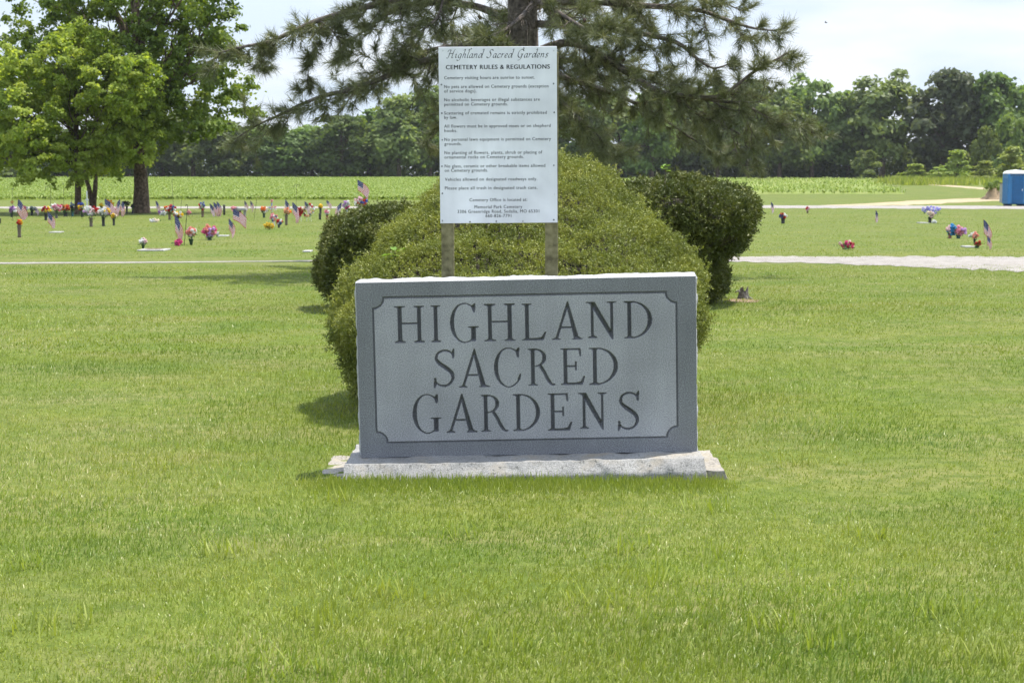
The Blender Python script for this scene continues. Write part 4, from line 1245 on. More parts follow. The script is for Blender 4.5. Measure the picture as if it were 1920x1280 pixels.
for (pts_, r0) in LIMBS:
    limb([np.array(at(x, y, DP + dy * SP)) - pbn for (x, y, dy) in pts_], r0 * SP, start=0.18 if r0 > .03 else 0.05, step=0.11 * SP, tw=(0.25 * SP, 0.85 * SP) if r0 > .015 else (0.12 * SP, 0.3 * SP))
# the rest of the crown, all round and above the frame
for k in range(34):
    z0 = 2.9 + 9.0 * (k / 34.0); az = k * 2.399 + R.uniform(-.3, .3)
    Lr = (5.7 - 0.42 * (z0 - 2.9)) * R.uniform(0.75, 1.0)
    if z0 < 5.4 and (abs(math.sin(az)) < 0.45 or R.random() < 0.45): continue
    Lr *= 0.85
    d = np.array([math.cos(az), math.sin(az), 0])
    up = 0.10 + 0.025 * (z0 - 2.9)
    P = [np.array([0, 0, z0]), d * Lr * .3 + [0, 0, z0 + Lr * up * .6], d * Lr * .6 + [0, 0, z0 + Lr * up * .5], d * Lr * .85 + [0, 0, z0 - .05 * Lr], d * Lr + [0, 0, z0 - 0.02 * Lr]]
    limb(P, 0.06, step=0.24, start=0.25, tw=(0.32, 1.0))
branch.build("limb", M_pbark, ptrunk, True)
tp, td, ts = np.array(tuft_p), np.array(tuft_d), np.array(tuft_s)
NN = 35
def needles(tp, td, ts):
    m = len(tp)
    P = np.repeat(tp, NN, 0); Dd = np.repeat(td, NN, 0); S = np.repeat(ts, NN)
    u = R.uniform(-0.13, 0.04, m * NN)
    P = P + Dd * u[:, None]
    ang = R.uniform(0.25, 1.25, m * NN)
    side = unit(np.cross(Dd, R.normal(size=Dd.shape)))
    nd = Dd * np.cos(ang)[:, None] + side * np.sin(ang)[:, None]
    L = (0.205 * S * R.uniform(0.75, 1.2, m * NN))[:, None]
    wv = unit(np.cross(nd, R.normal(size=nd.shape))) * 0.0048
    tip = P + nd * L; tip[:, 2] -= 0.012
    v = np.stack([P - wv, P + wv, tip], 1).reshape(-1, 3)
    tuftt = R.random(m)
    t = np.clip(0.55 * np.repeat(tuftt, NN) + 0.45 * R.random(m * NN), 0, 1)
    return v, np.arange(m * NN * 3).reshape(-1, 3), np.repeat(t, 3)
v, f, t = needles(tp, td, ts)
fast_mesh("foliage", v, f, M_needle, pine, t)
print("pine tufts", len(tp), "cones", len(cones))
a = Acc(); a.lathe([(0.0, -0.046), (0.021, -0.034), (0.032, -0.010), (0.028, 0.016), (0.016, 0.037), (0.0, 0.047)], 8)
c0 = None
for i, c in enumerate(cones[:60]):
    if c0 is None:
        o = c0 = a.build("pine_cone", M_cone, pine)
    else:
        o = c0.copy(); COL.objects.link(o); o.parent = pine
    o.location = c; o.rotation_euler = (R.uniform(-.6, .6), R.uniform(-.6, .6), 0)

# ================================================================== THE FAR WOODS
FW = [("far_leaf_green", [(0, (0.105, 0.160, 0.035)), (0.6, (0.165, 0.225, 0.050)), (1, (0.25, 0.305, 0.075))]),
      ("far_leaf_pale", [(0, (0.130, 0.180, 0.052)), (0.6, (0.185, 0.240, 0.070)), (1, (0.27, 0.32, 0.11))]),
      ("far_leaf_grey", [(0, (0.070, 0.095, 0.042)), (0.7, (0.115, 0.140, 0.062)), (1, (0.30, 0.32, 0.23))]),
      ("far_leaf_dark", [(0, (0.075, 0.115, 0.028)), (0.7, (0.120, 0.170, 0.042)), (1, (0.18, 0.225, 0.06))]),
      ("scrub_leaf", [(0, (0.19, 0.27, 0.05)), (0.6, (0.27, 0.34, 0.065)), (1, (0.38, 0.42, 0.12))])]
FM = {k: mat_leaf(k, s, trans=0.46, tcol=(1.2, 1.2, 0.6), objvar=0.5) for k, s in FW}
def proto_lobes(kind):
    """nominal tree 10 m tall, 6 m wide"""
    out = []
    if kind == 'bush':
        for k in range(9):
            az = R.uniform(0, 6.28); r = R.uniform(0, 2.3); z = R.uniform(0.12, 0.75) * 10 * (1 - r / 5)
            out.append((r * math.cos(az), r * math.sin(az), z, R.uniform(1.0, 2.0)))
        return out
    nl = 20
    for k in range(nl):
        t = (k + 0.5) / nl
        z = (1.2 if kind == 'low' else 2.2 if kind == 'high' else 1.9) + (8.8 - 2.4) * t * (0.9 if kind == 'low' else 0.8 if kind == 'high' else 0.85)
        prof = math.sin(math.pi * min(0.98, (0.22 + 0.78 * t))) ** 0.6
        r = 2.2 * prof * R.uniform(0.45, 1.0); az = k * 2.4 + R.uniform(-.5, .5)
        out.append((r * math.cos(az), r * math.sin(az), z, R.uniform(0.75, 1.5)))
    return out
PROTO = {}; TOPS = {}
def far_plant(px, ytop, ybot, wpx, D, matk, kind, label, group, cat, name):
    base = Vector((at(px, 300, D).x, D, float(hgt(D))))
    ztop = at(px, ytop, D).z
    Hh = ztop - base.z
    key = (matk, kind, int(R.integers(2)))
    if key not in PROTO:
        n = 3000 if kind == 'bush' else 8000
        PROTO[key] = broadleaf(name, (0, 0, 0), proto_lobes(kind), n, 0.42 if kind != 'bush' else 0.5, 0.8, 0.16 if kind != 'bush' else 0.08, FM[matk], label, cat, group, fork_z=2.6 if kind != 'bush' else 0.8, limbs=10, droop=0.2, shell=0.35)
        o = PROTO[key]
    else:
        o = copy_tree(PROTO[key])
    o.name = name
    zz = np.array([max(v.co.z for v in c.data.vertices) for c in o.children if c.name.startswith('crown')]) if key not in TOPS else None
    if zz is not None: TOPS[key] = float(zz[0])
    sx = wpx * D / F / 6.0; sz = Hh / TOPS[key]
    o.location = base; o.scale = (sx, sx, sz); o.rotation_euler = (0, 0, R.uniform(0, 6.28))
    o['label'] = label
    return o
GT, GB = "trees of the far woods", "bushes before the far woods"
FAR = [
 # px, top, bottom, width, depth, colour, habit, label
 (-40, 228, 328, 95, 292, 'far_leaf_dark', 'low', "dark far tree past the maple at the photo's edge"),
 (35, 236, 328, 95, 296, 'far_leaf_green', 'low', "far tree filling the gap beneath the maple's outer boughs"),
 (110, 240, 328, 90, 290, 'far_leaf_dark', 'low', "dark far tree directly behind the maple's trunk"),
 (180, 232, 328, 90, 294, 'far_leaf_green', 'low', "far tree straight behind the fork-trunked tree"),
 (240, 226, 328, 85, 290, 'far_leaf_dark', 'low', "dark far tree between the fork-trunked tree and thick trunk"),
 (305, 214, 328, 85, 296, 'far_leaf_green', 'low', "far tree just past the thick brown trunk"),
 (362, 190, 328, 90, 292, 'far_leaf_pale', 'low', "pale rounded far tree under the shade tree's outer boughs"),
 (425, 222, 328, 85, 288, 'far_leaf_dark', 'low', "dark far tree below the tip of the shade tree"),
 (480, 232, 328, 80, 294, 'far_leaf_green', 'low', "far tree in the dip below the pine's lowest bough tip"),
 (532, 236, 328, 80, 290, 'far_leaf_dark', 'low', "lowest dark far tree in the dip of the woods"),
 (585, 232, 328, 80, 294, 'far_leaf_green', 'low', "far tree behind the red wreath and twin hooks"),
 (640, 212, 328, 85, 288, 'far_leaf_dark', 'low', "dark far tree above the high flag by the mound"),
 (692, 200, 328, 80, 296, 'far_leaf_green', 'low', "mid-green far tree next to the tallest pair by the board"),
 (748, 174, 328, 90, 290, 'far_leaf_pale', 'low', "pale tall far tree one crown away from the board"),
 (806, 158, 328, 90, 294, 'far_leaf_green', 'low', "tall far tree touching the edge of the rules board"),
 (870, 165, 328, 90, 296, 'far_leaf_dark', 'low', "far tree mostly hidden behind the rules board"),
 (1090, 180, 328, 90, 292, 'far_leaf_dark', 'low', "dark far tree peeping past the yew mound's top"),
 (1160, 165, 330, 90, 294, 'far_leaf_green', 'low', "far tree behind the dense heart of the pine boughs"),
 (1222, 170, 330, 85, 288, 'far_leaf_green', 'low', "bright-sided far tree above the upright weed"),
 (1285, 155, 330, 90, 296, 'far_leaf_dark', 'low', "dark far tree above the flat-topped yew"),
 (1345, 148, 330, 85, 292, 'far_leaf_green', 'high', "far tree behind the pine's rising bough tip"),
 (1400, 142, 330, 85, 296, 'far_leaf_dark', 'high', "far tree behind the pine's outermost hanging twigs"),
 (1462, 165, 330, 85, 290, 'far_leaf_green', 'high', "far tree just short of the pine's outermost tuft"),
 (1522, 136, 330, 92, 294, 'far_leaf_pale', 'high', "pale feathery far tree just clear of the pine"),
 (1590, 168, 330, 85, 298, 'far_leaf_green', 'high', "shorter far tree in the notch between two pale crowns"),
 (1655, 130, 330, 110, 292, 'far_leaf_pale', 'high', "tall pale open-crowned far tree beside the grey-leaved one"),
 (1768, 127, 330, 118, 286, 'far_leaf_grey', 'low', "tall grey-green far tree showing silvery leaf undersides"),
 (1868, 132, 330, 105, 284, 'far_leaf_dark', 'low', "tall dark far tree behind the portable toilet"),
 (1960, 138, 330, 110, 286, 'far_leaf_green', 'low', "far tree beyond the portable toilet, at the picture's edge"),
]
for (px, yt, yb, w, D, mk, hb, lb) in FAR:
    far_plant(px, yt, yb, w * 1.5, D, mk, hb, lb, GT, "tree", "far_tree")
BUSH = [(1838, 233, 325, 60, 262, 'far_leaf_green', "slender mid-green young tree before the grey-leaved far tree"),
        (1910, 208, 325, 80, 258, 'far_leaf_green', "leafy young tree over the portable toilet's roof"),
        (1628, 280, 326, 60, 276, 'far_leaf_pale', "pale round bush at the foot of the tall open trees"),
        (1718, 306, 334, 66, 230, 'scrub_leaf', "low yellow-green bush at the start of the scrub"),
        (1795, 279, 334, 68, 232, 'scrub_leaf', "tallest bright bush of the scrub by the lane"),
        (1760, 312, 338, 50, 224, 'scrub_leaf', "small bush filling the gap between two brighter bushes"),
        (1845, 300, 340, 60, 220, 'scrub_leaf', "rough bright bush between the tallest one and the toilet"),
        (1895, 272, 345, 80, 214, 'scrub_leaf', "big leafy bush directly behind the portable toilet"),
        (1965, 285, 350, 80, 214, 'scrub_leaf', "leafy bush beyond the portable toilet at the scrub's end"),
        (20, 312, 333, 50, 270, 'far_leaf_pale', "pale low bush at the field edge beneath the maple"),
        (70, 316, 333, 44, 268, 'far_leaf_pale', "smaller pale bush at the field edge beside the maple trunk")]
for (px, yt, yb, w, D, mk, lb) in BUSH:
    far_plant(px, yt, yb, w * 1.1, D, mk, 'bush', lb, GB, "bush", "bush")
# undergrowth that reads as one mass
def understory(x0, x1, y, n, zlo, zhi, leaf, mat):
    x = R.uniform(x0, x1, n); yy = y + R.uniform(-5, 6, n)
    hh = zlo + (zhi - zlo) * (0.55 + 0.45 * vnoise(np.stack([x * 0.13, 0 * x, 0 * x], 1)))
    z = hgt(yy) + hh * R.random(n) ** 1.1
    v, f = leaf_arrays(np.stack([x, yy, z], 1), unit(R.normal(size=(n, 3)) + np.array([0, -0.2, 0.7])), leaf, leaf * .75)
    return v, f, np.repeat(R.random(n), 4)
v1, f1, t1 = understory(-112, 22, 303, 42000, 4.5, 8.5, 0.66, None)
v2, f2, t2 = understory(14, 60, 303, 22000, 4.0, 8.5, 0.66, None)
v3, f3, t3 = understory(58, 74, 302, 6500, 4.0, 7.0, 0.66, None)
v4, f4, t4 = understory(72, 112, 300, 16000, 4.0, 9.0, 0.66, None)
vs = [v1, v2, v3, v4]; o = 0; fs = []
for v_, f_ in zip(vs, (f1, f2, f3, f4)): fs.append(f_ + o); o += len(v_)
tag(fast_mesh("woodland_undergrowth", np.concatenate(vs), np.concatenate(fs), FM['far_leaf_dark'], None, np.concatenate([t1, t2, t3, t4])), "dark undergrowth filling the far woods", None, None, "stuff")
# rough weeds by the scrub
n = 5000
x = R.uniform(44, 78, n); yy = R.uniform(196, 232, n); keep = x > 0.232 * yy + R.normal(0, 1.2, n)
x, yy = x[keep], yy[keep]; n = len(x); h = 1.2 * R.uniform(.3, 1, n); az = R.uniform(0, 6.28, n)
B = np.stack([x, yy, hgt(yy)], 1); s = np.stack([np.cos(az), np.sin(az), 0 * az], 1) * 0.11
Tp = B + np.stack([R.normal(0, .25, n), R.normal(0, .25, n), h], 1)
tag(fast_mesh("scrub_weeds", np.stack([B - s, B + s, Tp], 1).reshape(-1, 3), np.arange(n * 3).reshape(-1, 3), FM['scrub_leaf'], None, np.repeat(R.random(n), 3)), "tall rough weeds along the scrub", None, None, "stuff")
# ================================================================== GRAVE DECORATIONS
PET = {'red': (0.55, 0.025, 0.03), 'crimson': (0.45, 0.02, 0.06), 'white': (0.80, 0.80, 0.78), 'pink': (0.78, 0.32, 0.42), 'hot pink': (0.70, 0.08, 0.28), 'salmon': (0.80, 0.34, 0.28),
       'orange': (0.80, 0.22, 0.03), 'yellow': (0.80, 0.55, 0.03), 'purple': (0.32, 0.13, 0.42), 'lavender': (0.45, 0.42, 0.75), 'blue': (0.05, 0.08, 0.36), 'sky blue': (0.08, 0.36, 0.68), 'peach': (0.82, 0.48, 0.27),
       'cream': (0.80, 0.70, 0.55), 'rust': (0.30, 0.07, 0.03), 'charcoal': (0.03, 0.03, 0.035), 'lilac': (0.62, 0.38, 0.68), 'pale pink': (0.82, 0.58, 0.62), 'grey': (0.40, 0.40, 0.42)}
M_pet = {k: mat_plain("petal_" + k.replace(' ', '_'), c, 0.7, 0.18, 30, trans=0.38) for k, c in PET.items()}
M_green = mat_leaf("silk_greenery", [(0, (0.020, 0.065, 0.018)), (1, (0.07, 0.15, 0.035))], trans=0.2)
VAS = {'bronze': (0.125, 0.095, 0.068), 'black': (0.022, 0.022, 0.024), 'dark green': (0.020, 0.055, 0.035), 'brown': (0.14, 0.09, 0.06), 'grey': (0.09, 0.085, 0.08), 'white': (0.7, 0.7, 0.7), 'teal': (0.02, 0.09, 0.10), 'terracotta': (0.26, 0.10, 0.06)}
M_vase = {k: mat_plain("vase_" + k.replace(' ', '_'), c, 0.45, 0.2, 25) for k, c in VAS.items()}
GF = "flowers standing on the graves"
def blossom_mesh(cs, r, n=9):
    """puffs of petals round each centre"""
    vs, fs, o = [], [], 0
    for c in cs:
        u = unit(R.normal(size=(n, 3)) + np.array([0, -0.35, 0.35]))
        rr = r * R.uniform(0.75, 1.2)
        P = c + u * rr * 0.45
        a = unit(np.cross(u, R.normal(size=(n, 3)))); b = np.cross(u, a)
        k = rr * 0.62
        v = np.stack([P - a * k, P + b * k * .8 + u * rr * .15, P + a * k, P - b * k * .8 + u * rr * .15], 1).reshape(-1, 3)
        vs.append(v); fs.append(np.arange(n * 4).reshape(n, 4) + o); o += n * 4
    return np.concatenate(vs), np.concatenate(fs)
def bouquet(label, px, base, fx, fy, w, h, cols, vase=None, vtop=None, vw=7, bs=4.2, green=22, name="flower_bouquet", cone=False, tall=None, group=GF, gspread=1.0):
    g = gnd(px, base); D = g.y; k = D / F
    root = thing(name, g, label, "flowers", group)
    ztop = 0.0
    if vase:
        ztop = at(px, vtop, D).z - g.z; rw = vw * k / 2
        a = Acc()
        if cone: prof = [(0.0, 0.0), (rw * .5, 0.0), (rw * .75, ztop * .5), (rw * 1.05, ztop * .97), (rw * 1.1, ztop), (rw * .95, ztop), (rw * .8, ztop * .9), (0, ztop * .9)]
        else: prof = [(0.0, 0.0), (rw * .92, 0.0), (rw * .95, ztop * .08), (rw * .8, ztop * .2), (rw * .9, ztop * .7), (rw * 1.0, ztop * .93), (rw * 1.06, ztop), (rw * .9, ztop), (rw * .85, ztop * .9), (0, ztop * .9)]
        a.lathe(prof, 14); a.build("vase", M_vase[vase], root, True)
    fc = at(fx, fy, D) - g
    W2, H2 = w * k * .56, h * k * .56
    # greenery: leaves round the stems and under the blossoms
    if green:
        n = green * 2
        t = R.random(n)
        st = np.array([0, 0, max(ztop, 0.02)]); en = np.array([fc.x, fc.y, fc.z])
        P = st + (en - st) * t[:, None] + np.stack([R.normal(0, W2 * .42 * gspread, n) * (.35 + t), R.normal(0, W2 * .4, n), R.normal(0, H2 * .35, n)], 1)
        P[:, 2] = np.maximum(P[:, 2], 0.02)
        v, f = leaf_arrays(P, unit(R.normal(size=(n, 3)) + np.array([0, -.5, .3])), 4.2 * k + 0.02, 1.5 * k + 0.01)
        b = Acc()
        gm = fast_mesh("greenery", v, f, M_green, root, np.repeat(R.random(n), 4))
        for i in range(7):
            e = en + np.array([R.normal(0, W2 * .5), R.normal(0, W2 * .4), R.normal(0, H2 * .4)]); e[2] = max(e[2], .03)
            b.tube([st * .8, st + (e - st) * .6 + np.array([0, 0, .02]), e], 0.004, 4)
        b.build("stems", M_vase['dark green'], gm)
    tot = sum(c for _, c in cols)
    # golden-angle dome of blossoms, colours dealt in neighbouring groups
    sp = []
    for i in range(tot):
        t = (i + .5) / tot; az = i * 2.4 + R.uniform(-.3, .3)
        r = math.sqrt(t)
        sp.append((r * math.cos(az) * W2 * .86, -abs(math.cos(r * 1.4)) * W2 * .35 + R.normal(0, W2 * .2), r * math.sin(az) * H2 * .86))
    sp = np.array(sp) + np.array([fc.x, fc.y, fc.z]); sp[:, 2] = np.maximum(sp[:, 2], bs * k * .5)
    key = sp[:, 0] * R.uniform(.5, 1) + sp[:, 2] * R.uniform(-1, 1) + R.normal(0, W2 * .22, tot)
    order = np.argsort(key); i = 0
    for (cn, cnt) in cols:
        v, f = blossom_mesh(sp[order[i:i + cnt]], bs * k * .72 + 0.010); i += cnt
        o = fast_mesh("blossoms", v, f, M_pet[cn], root); o['label'] = cn + " blossoms"
    return root

M_fred = mat_plain("flag_red", (0.50, 0.010, 0.016), 0.75, 0.08, trans=0.08)
M_fwhite = mat_plain("flag_white", (0.80, 0.79, 0.77), 0.75, 0.05, trans=0.08)
M_fblue = mat_plain("flag_blue", (0.018, 0.026, 0.13), 0.75, 0.08, trans=0.1)
M_stick = mat_plain("flag_stick", (0.30, 0.20, 0.11), 0.7, 0.2, 40)
M_gold = mat_plain("gilt_tip", (0.60, 0.42, 0.10), 0.4, 0.1)
M_fade = mat_plain("faded_flag_red", (0.50, 0.16, 0.19), 0.8, 0.1, trans=0.25)
GFL = "small national flags on the graves"
_fc = {}
def flag_cloth(droop, fold, faded, seed):
    """cloth of unit hoist hanging from the stick top at the origin; 13 stripes, starred canton"""
    key = (round(droop, 2), round(fold, 2), faded, seed)
    if key in _fc: return _fc[key]
    nu = 27; rows = 13; L = 1.55
    a = Acc()
    def pos(u, v):    # u along the fly 0..1, v down the hoist 0..1
        th = droop * (0.55 + 0.45 * u)
        x = 0.0; z = -v
        x += u * L * math.cos(th) * (1 - 0.25 * fold * v); z -= u * L * math.sin(th)
        # folds gather the lower fly corner under the hoist
        x -= v * u * fold * 0.55
        y = 0.13 * math.sin(u * 7.5 + v * 2.2 + seed) * (0.25 + u) * (0.6 + fold)
        return (x + 0.03 * math.sin(9 * u + seed) * u, y, z)
    P = [[pos(i / nu, j / rows) for i in range(nu + 1)] for j in range(rows + 1)]
    vs = [p for r in P for p in r]; fs = []; ms = []
    for j in range(rows):
        for i in range(nu):
            q = j * (nu + 1) + i
            fs.append((q, q + 1, q + nu + 2, q + nu + 1))
            ms.append(2 if (j < 7 and i < nu * 0.4) else (0 if j % 2 == 0 else 1))
    a.v = vs; a.f = fs; a.m = ms; a.n = len(vs)
    for r in range(9):
        for c in range(6 if r % 2 == 0 else 5):
            u = 0.4 * ((2 * c + 1 + (r % 2)) / 12.0); v = (7 / 13.0) * (r + 1) / 10.0
            d = 0.011
            for yo in (-0.006, 0.006):
                q = [pos(u - d, v), pos(u, v - d * 1.6), pos(u + d, v), pos(u, v + d * 1.6)]
                a.add([(p[0], p[1] + yo, p[2]) for p in q], [(0, 1, 2, 3)], 1)
    o = a.build("cloth", [M_fade if faded else M_fred, M_fwhite, M_fblue])
    _fc[key] = o.data
    bpy.data.objects.remove(o)
    return _fc[key]
def flag(label, bx, by, tx, ty, hoist, side=1, droop=1.0, fold=0.4, faded=False, seed=0, yaw=0.0, lean=None, rise=0.0):
    """stick from the ground at (bx,by) to its tip at (tx,ty); hoist in px"""
    g = gnd(bx, by); D = g.y; k = D / F
    root = thing("small_flag", g, label, "flag", GFL)
    t = at(tx, ty, D) - g
    a = Acc(); a.tube([(0, 0, -.05), t * .5, t], [.0048, .0045, .004], 6); a.build("stick", M_stick, root)
    a = Acc(); a.lathe([(0, -.012), (.007, -.006), (.008, .004), (.003, .016), (0, .024)], 8, c=tuple(t)); a.build("finial", M_gold, root)
    me = flag_cloth(droop, fold, faded, seed)
    o = bpy.data.objects.new("cloth", me); COL.objects.link(o); o.parent = root
    s = hoist * k * 1.32
    o.location = t * 0.985; o.scale = (s * side, s, s); o.rotation_euler = (0, math.atan2(t.x, max(t.z, .01)), yaw)
    return root

# ---- flags (photo pixels: stick foot, stick tip)
flag("flag drooping beside the purple bouquet and red bird hook", 30, 412, 34, 373, 17, 1, 0.95, .5, seed=1)
flag("small faded flag between grey pot and red-and-yellow flowers", 67, 404, 64, 387, 7, 1, 1.0, .6, True, 2)
flag("flag on orange stick with fly corner dipping to a flat marker", 91, 428, 89, 396, 15, 1, 1.10, .45, seed=3)
flag("flag leaning before the orange bouquet by the fork-trunked tree", 199, 411, 196, 372, 15, 1, .85, .5, seed=4)
flag("fuller flag of the crossed pair beside the thick trunk", 228, 405, 225, 373, 13, -1, 1.15, .5, seed=5)
flag("slimmer flag of the crossed pair beside the thick trunk", 222, 406, 229, 376, 12, 1, 1.15, .5, seed=6)
flag("small thin flag standing alone past the thick trunk", 295.5, 403, 291.5, 376, 10, 1, 1.25, .75, True, 7)
flag("large flag hanging to the hot pink flowers near the drive", 331, 461, 327, 401, 24, 1, 1.36, .62, seed=8)
flag("flag furled along its stick beside the flat pale marker", 431, 446, 428.5, 409, 15, 1, 1.22, .72, seed=9)
flag("wide waving flag in front of the granite bench", 437, 430, 437, 391, 15, 1, .58, .1, seed=10)
flag("shortest flag of the three by the tall brown vase", 396, 406, 393, 381, 12, 1, 1.25, .6, True, 11)
flag("middle flag of the three between brown vase and black post", 402, 406, 400, 378, 12, 1, 1.2, .55, seed=12)
flag("flag of the three closest to the white-topped bouquet", 408, 406, 406, 377, 11, 1, 1.2, .6, seed=13)
flag("tiny flag standing just behind the granite bench top", 459, 398, 458, 376, 8, 1, 1.15, .6, True, 14)
flag("tiny flag alone between granite bench and orange bouquet", 470, 398, 469, 376, 8, 1, 1.15, .6, True, 15)
flag("faded flag hanging behind the peach flowers in bronze vase", 533, 404, 535, 373, 13, 1, 1.22, .7, True, 16)
flag("upright flag between peach flowers and red heart wreath", 550, 418, 548, 378, 16, 1, 1.18, .6, seed=17)
flag("pale flag tucked between the red and green wreaths", 573, 410, 571, 377, 10, 1, 1.05, .5, True, 18)
flag("tiny flag fluttering over the star-striped bunting stand", 615, 398, 611.5, 375, 7, 1, .9, .4, True, 19)
flag("flag hanging beside the lilac bouquet", 637, 407, 641, 379, 14, -1, 1.25, .6, True, 20)
flag("high flag flying over the red-white-blue bouquet by the mound", 674, 402, 670, 336, 15, 1, .78, .3, seed=21)
flag("thin flag nearest the flat-topped yew, by the far road", 1446, 400, 1445.5, 378, 9, 1, 1.3, .7, True, 22)
flag("lone flag out on the open lawn", 1641, 417, 1642, 394, 11, 1, 1.42, .7, True, 23)
flag("taller flag of the overlapping pair near the gravel drive", 1846, 458, 1844, 411, 18, 1, 1.20, .62, seed=24)
flag("shorter flag of the overlapping pair near the gravel drive", 1851, 468, 1851, 441, 12, 1, 1.22, .5, seed=25)

# ---- bouquets
bouquet("purple and pink bouquet in dark vase under the bird hook", 22, 407, 24, 393, 13, 11, [('purple', 7), ('lilac', 5), ('white', 3)], 'black', 400, 5)
bouquet("pink bouquet tucked behind the flag by the bird hook", 43, 404, 47, 391, 11, 9, [('pink', 7), ('white', 4)], 'black', 399, 4)
bouquet("spiky red and orange flowers in tall bronze vase", 36.5, 445, 37, 417, 10, 10, [('red', 9), ('orange', 6), ('yellow', 3)], 'bronze', 422, 7.5, 3.6, 16)
bouquet("grey-white flowers in a black pot near faded flag", 60, 404, 62, 391, 12, 7, [('grey', 5), ('white', 5)], 'black', 395, 5, 3.5)
bouquet("red and yellow bouquet in a black vase", 86, 413, 87, 393, 17, 12, [('crimson', 9), ('yellow', 6)], 'black', 399, 6)
bouquet("large pink and white bouquet beside red and yellow one", 106, 409, 106, 389, 20, 13, [('white', 6), ('pink', 8), ('hot pink', 4), ('pale pink', 6)], 'grey', 398, 6)
bouquet("wide rust and orange bouquet in black pot", 123, 406, 122, 389, 19, 13, [('rust', 7), ('orange', 8), ('red', 4)], 'black', 398, 8, green=34)
bouquet("dark teal figure-like bouquet by the maple trunk", 136, 406, 135, 388, 8, 16, [('blue', 4), ('charcoal', 4)], 'teal', 397, 5, 3.5, 40)
bouquet("blue, white and yellow flowers at the maple trunk's foot", 154, 407, 152, 387, 11, 14, [('blue', 7), ('yellow', 4), ('white', 4), ('red', 2)], 'black', 400, 5)
bouquet("big white, pink and red bouquet on a bronze vase", 171, 425, 171, 395, 29, 19, [('lilac', 5), ('white', 12), ('pale pink', 8), ('red', 5)], 'bronze', 408, 7, green=36)
bouquet("white bouquet with yellow edge in dark vase", 194, 424, 196, 396, 25, 13, [('white', 15), ('yellow', 4), ('lilac', 2)], 'black', 406, 6.5, green=40)
bouquet("small yellow flowers in slim dark vase", 213.5, 422.5, 214, 404, 11, 7, [('yellow', 7), ('cream', 4)], 'black', 411, 5, 3.6)
bouquet("tall orange bouquet behind the leaning flag", 205, 404, 206, 382, 15, 14, [('orange', 11), ('yellow', 5)], 'bronze', 395, 6, green=26)
bouquet("yellow blossoms just behind the white bouquet", 189, 405, 190, 384, 7, 7, [('yellow', 6)], 'grey', 396, 5, 3.6)
bouquet("black-flowered bouquet on black post vase by the thick trunk", 238, 401, 238, 381, 12, 8, [('charcoal', 10)], 'black', 386, 4, 3.6, 10)
bouquet("dark little bouquet pressed against the thick trunk", 249, 401, 249, 386, 6, 8, [('charcoal', 6)], 'black', 393, 4, 3.4, 8)
bouquet("red, white, blue and orange bouquet past the thick trunk", 318, 412, 319, 391, 24, 13, [('orange', 6), ('red', 6), ('white', 6), ('blue', 4), ('crimson', 3)], 'brown', 398, 5.5, green=26)
bouquet("low white and purple spray beside the orange-red bouquet", 306, 405, 305, 399, 15, 8, [('purple', 4), ('white', 8)], None, None, bs=3.8, green=12)
bouquet("red, white and yellow clump behind the large flag", 335, 410, 335, 402, 19, 11, [('red', 6), ('white', 5), ('yellow', 4)], None, None, bs=4.4, green=24)
bouquet("white flowers lying low in open grass", 288, 417, 289, 413.5, 19, 5, [('white', 7), ('cream', 5)], None, None, bs=4.2, green=4)
bouquet("hot pink flowers at the foot of the large flag", 334, 461, 334.5, 454, 14, 12, [('hot pink', 13)], None, None, bs=4.4, green=14)
bouquet("salmon and white bouquet in dark green cone vase", 358.5, 459.5, 359, 434, 20, 16, [('pale pink', 4), ('salmon', 13), ('white', 4)], 'dark green', 448, 9, 5, 26, cone=True)
bouquet("large magenta and pink arrangement beside flat marker", 393, 450, 393, 434, 26, 25, [('salmon', 6), ('hot pink', 10), ('lilac', 8), ('pink', 4)], 'dark green', 444, 10, 5, 60)
bouquet("little white flowers on the corner of a flat marker", 407, 444, 408, 438, 6, 6, [('white', 5)], None, None, bs=2.6, green=6)
bouquet("white and pale pink daisies in green holder near the drive", 268.5, 468, 268.5, 452, 13, 10, [('white', 10), ('pale pink', 4)], 'dark green', 459, 6, 4.2, 34, cone=True)
bouquet("blue, white and red bouquet in tall brown vase", 380, 407, 379, 386, 12, 14, [('red', 4), ('white', 5), ('blue', 4)], 'brown', 395, 5.5, 4, 26)
bouquet("white-topped bouquet in black vase beside three flags", 412, 405, 412, 391, 9, 13, [('white', 8), ('blue', 3)], 'black', 398, 5, 3.8, 14)
bouquet("pink and grey wreath spray behind the waving flag", 440, 406, 440, 391, 13, 8, [('pink', 6), ('grey', 5)], 'grey', 396, 6, 3.8, 8)
bouquet("orange and white bouquet in dark green vase", 495, 408, 495, 393, 14, 11, [('orange', 8), ('cream', 3), ('white', 4)], 'dark green', 399, 5, 4, 30)
bouquet("pink and blue mixed bouquet right behind yellow spray", 513, 424, 513, 408, 14, 13, [('pink', 6), ('white', 4), ('blue', 3), ('salmon', 4)], 'white', 415, 5, 4.2, 16)
bouquet("arching bright yellow spray on the grass", 504, 431, 504, 423, 20, 12, [('yellow', 19)], None, None, bs=3.6, green=14)
bouquet("red, white and blue pompoms beside the yellow spray", 523, 427, 524, 416, 11, 10, [('red', 6), ('white', 4), ('blue', 3)], 'black', 421, 5, 4.2, 12)
bouquet("peach bouquet in tall bronze vase", 537, 422, 539, 396, 14, 12, [('peach', 12), ('orange', 3)], 'bronze', 403, 6, 4.2, 20)
bouquet("yellow tuft in black pot beyond the green wreath", 601, 400, 601, 386.5, 9, 6, [('yellow', 8)], 'black', 391, 4.5, 3.4, 6)
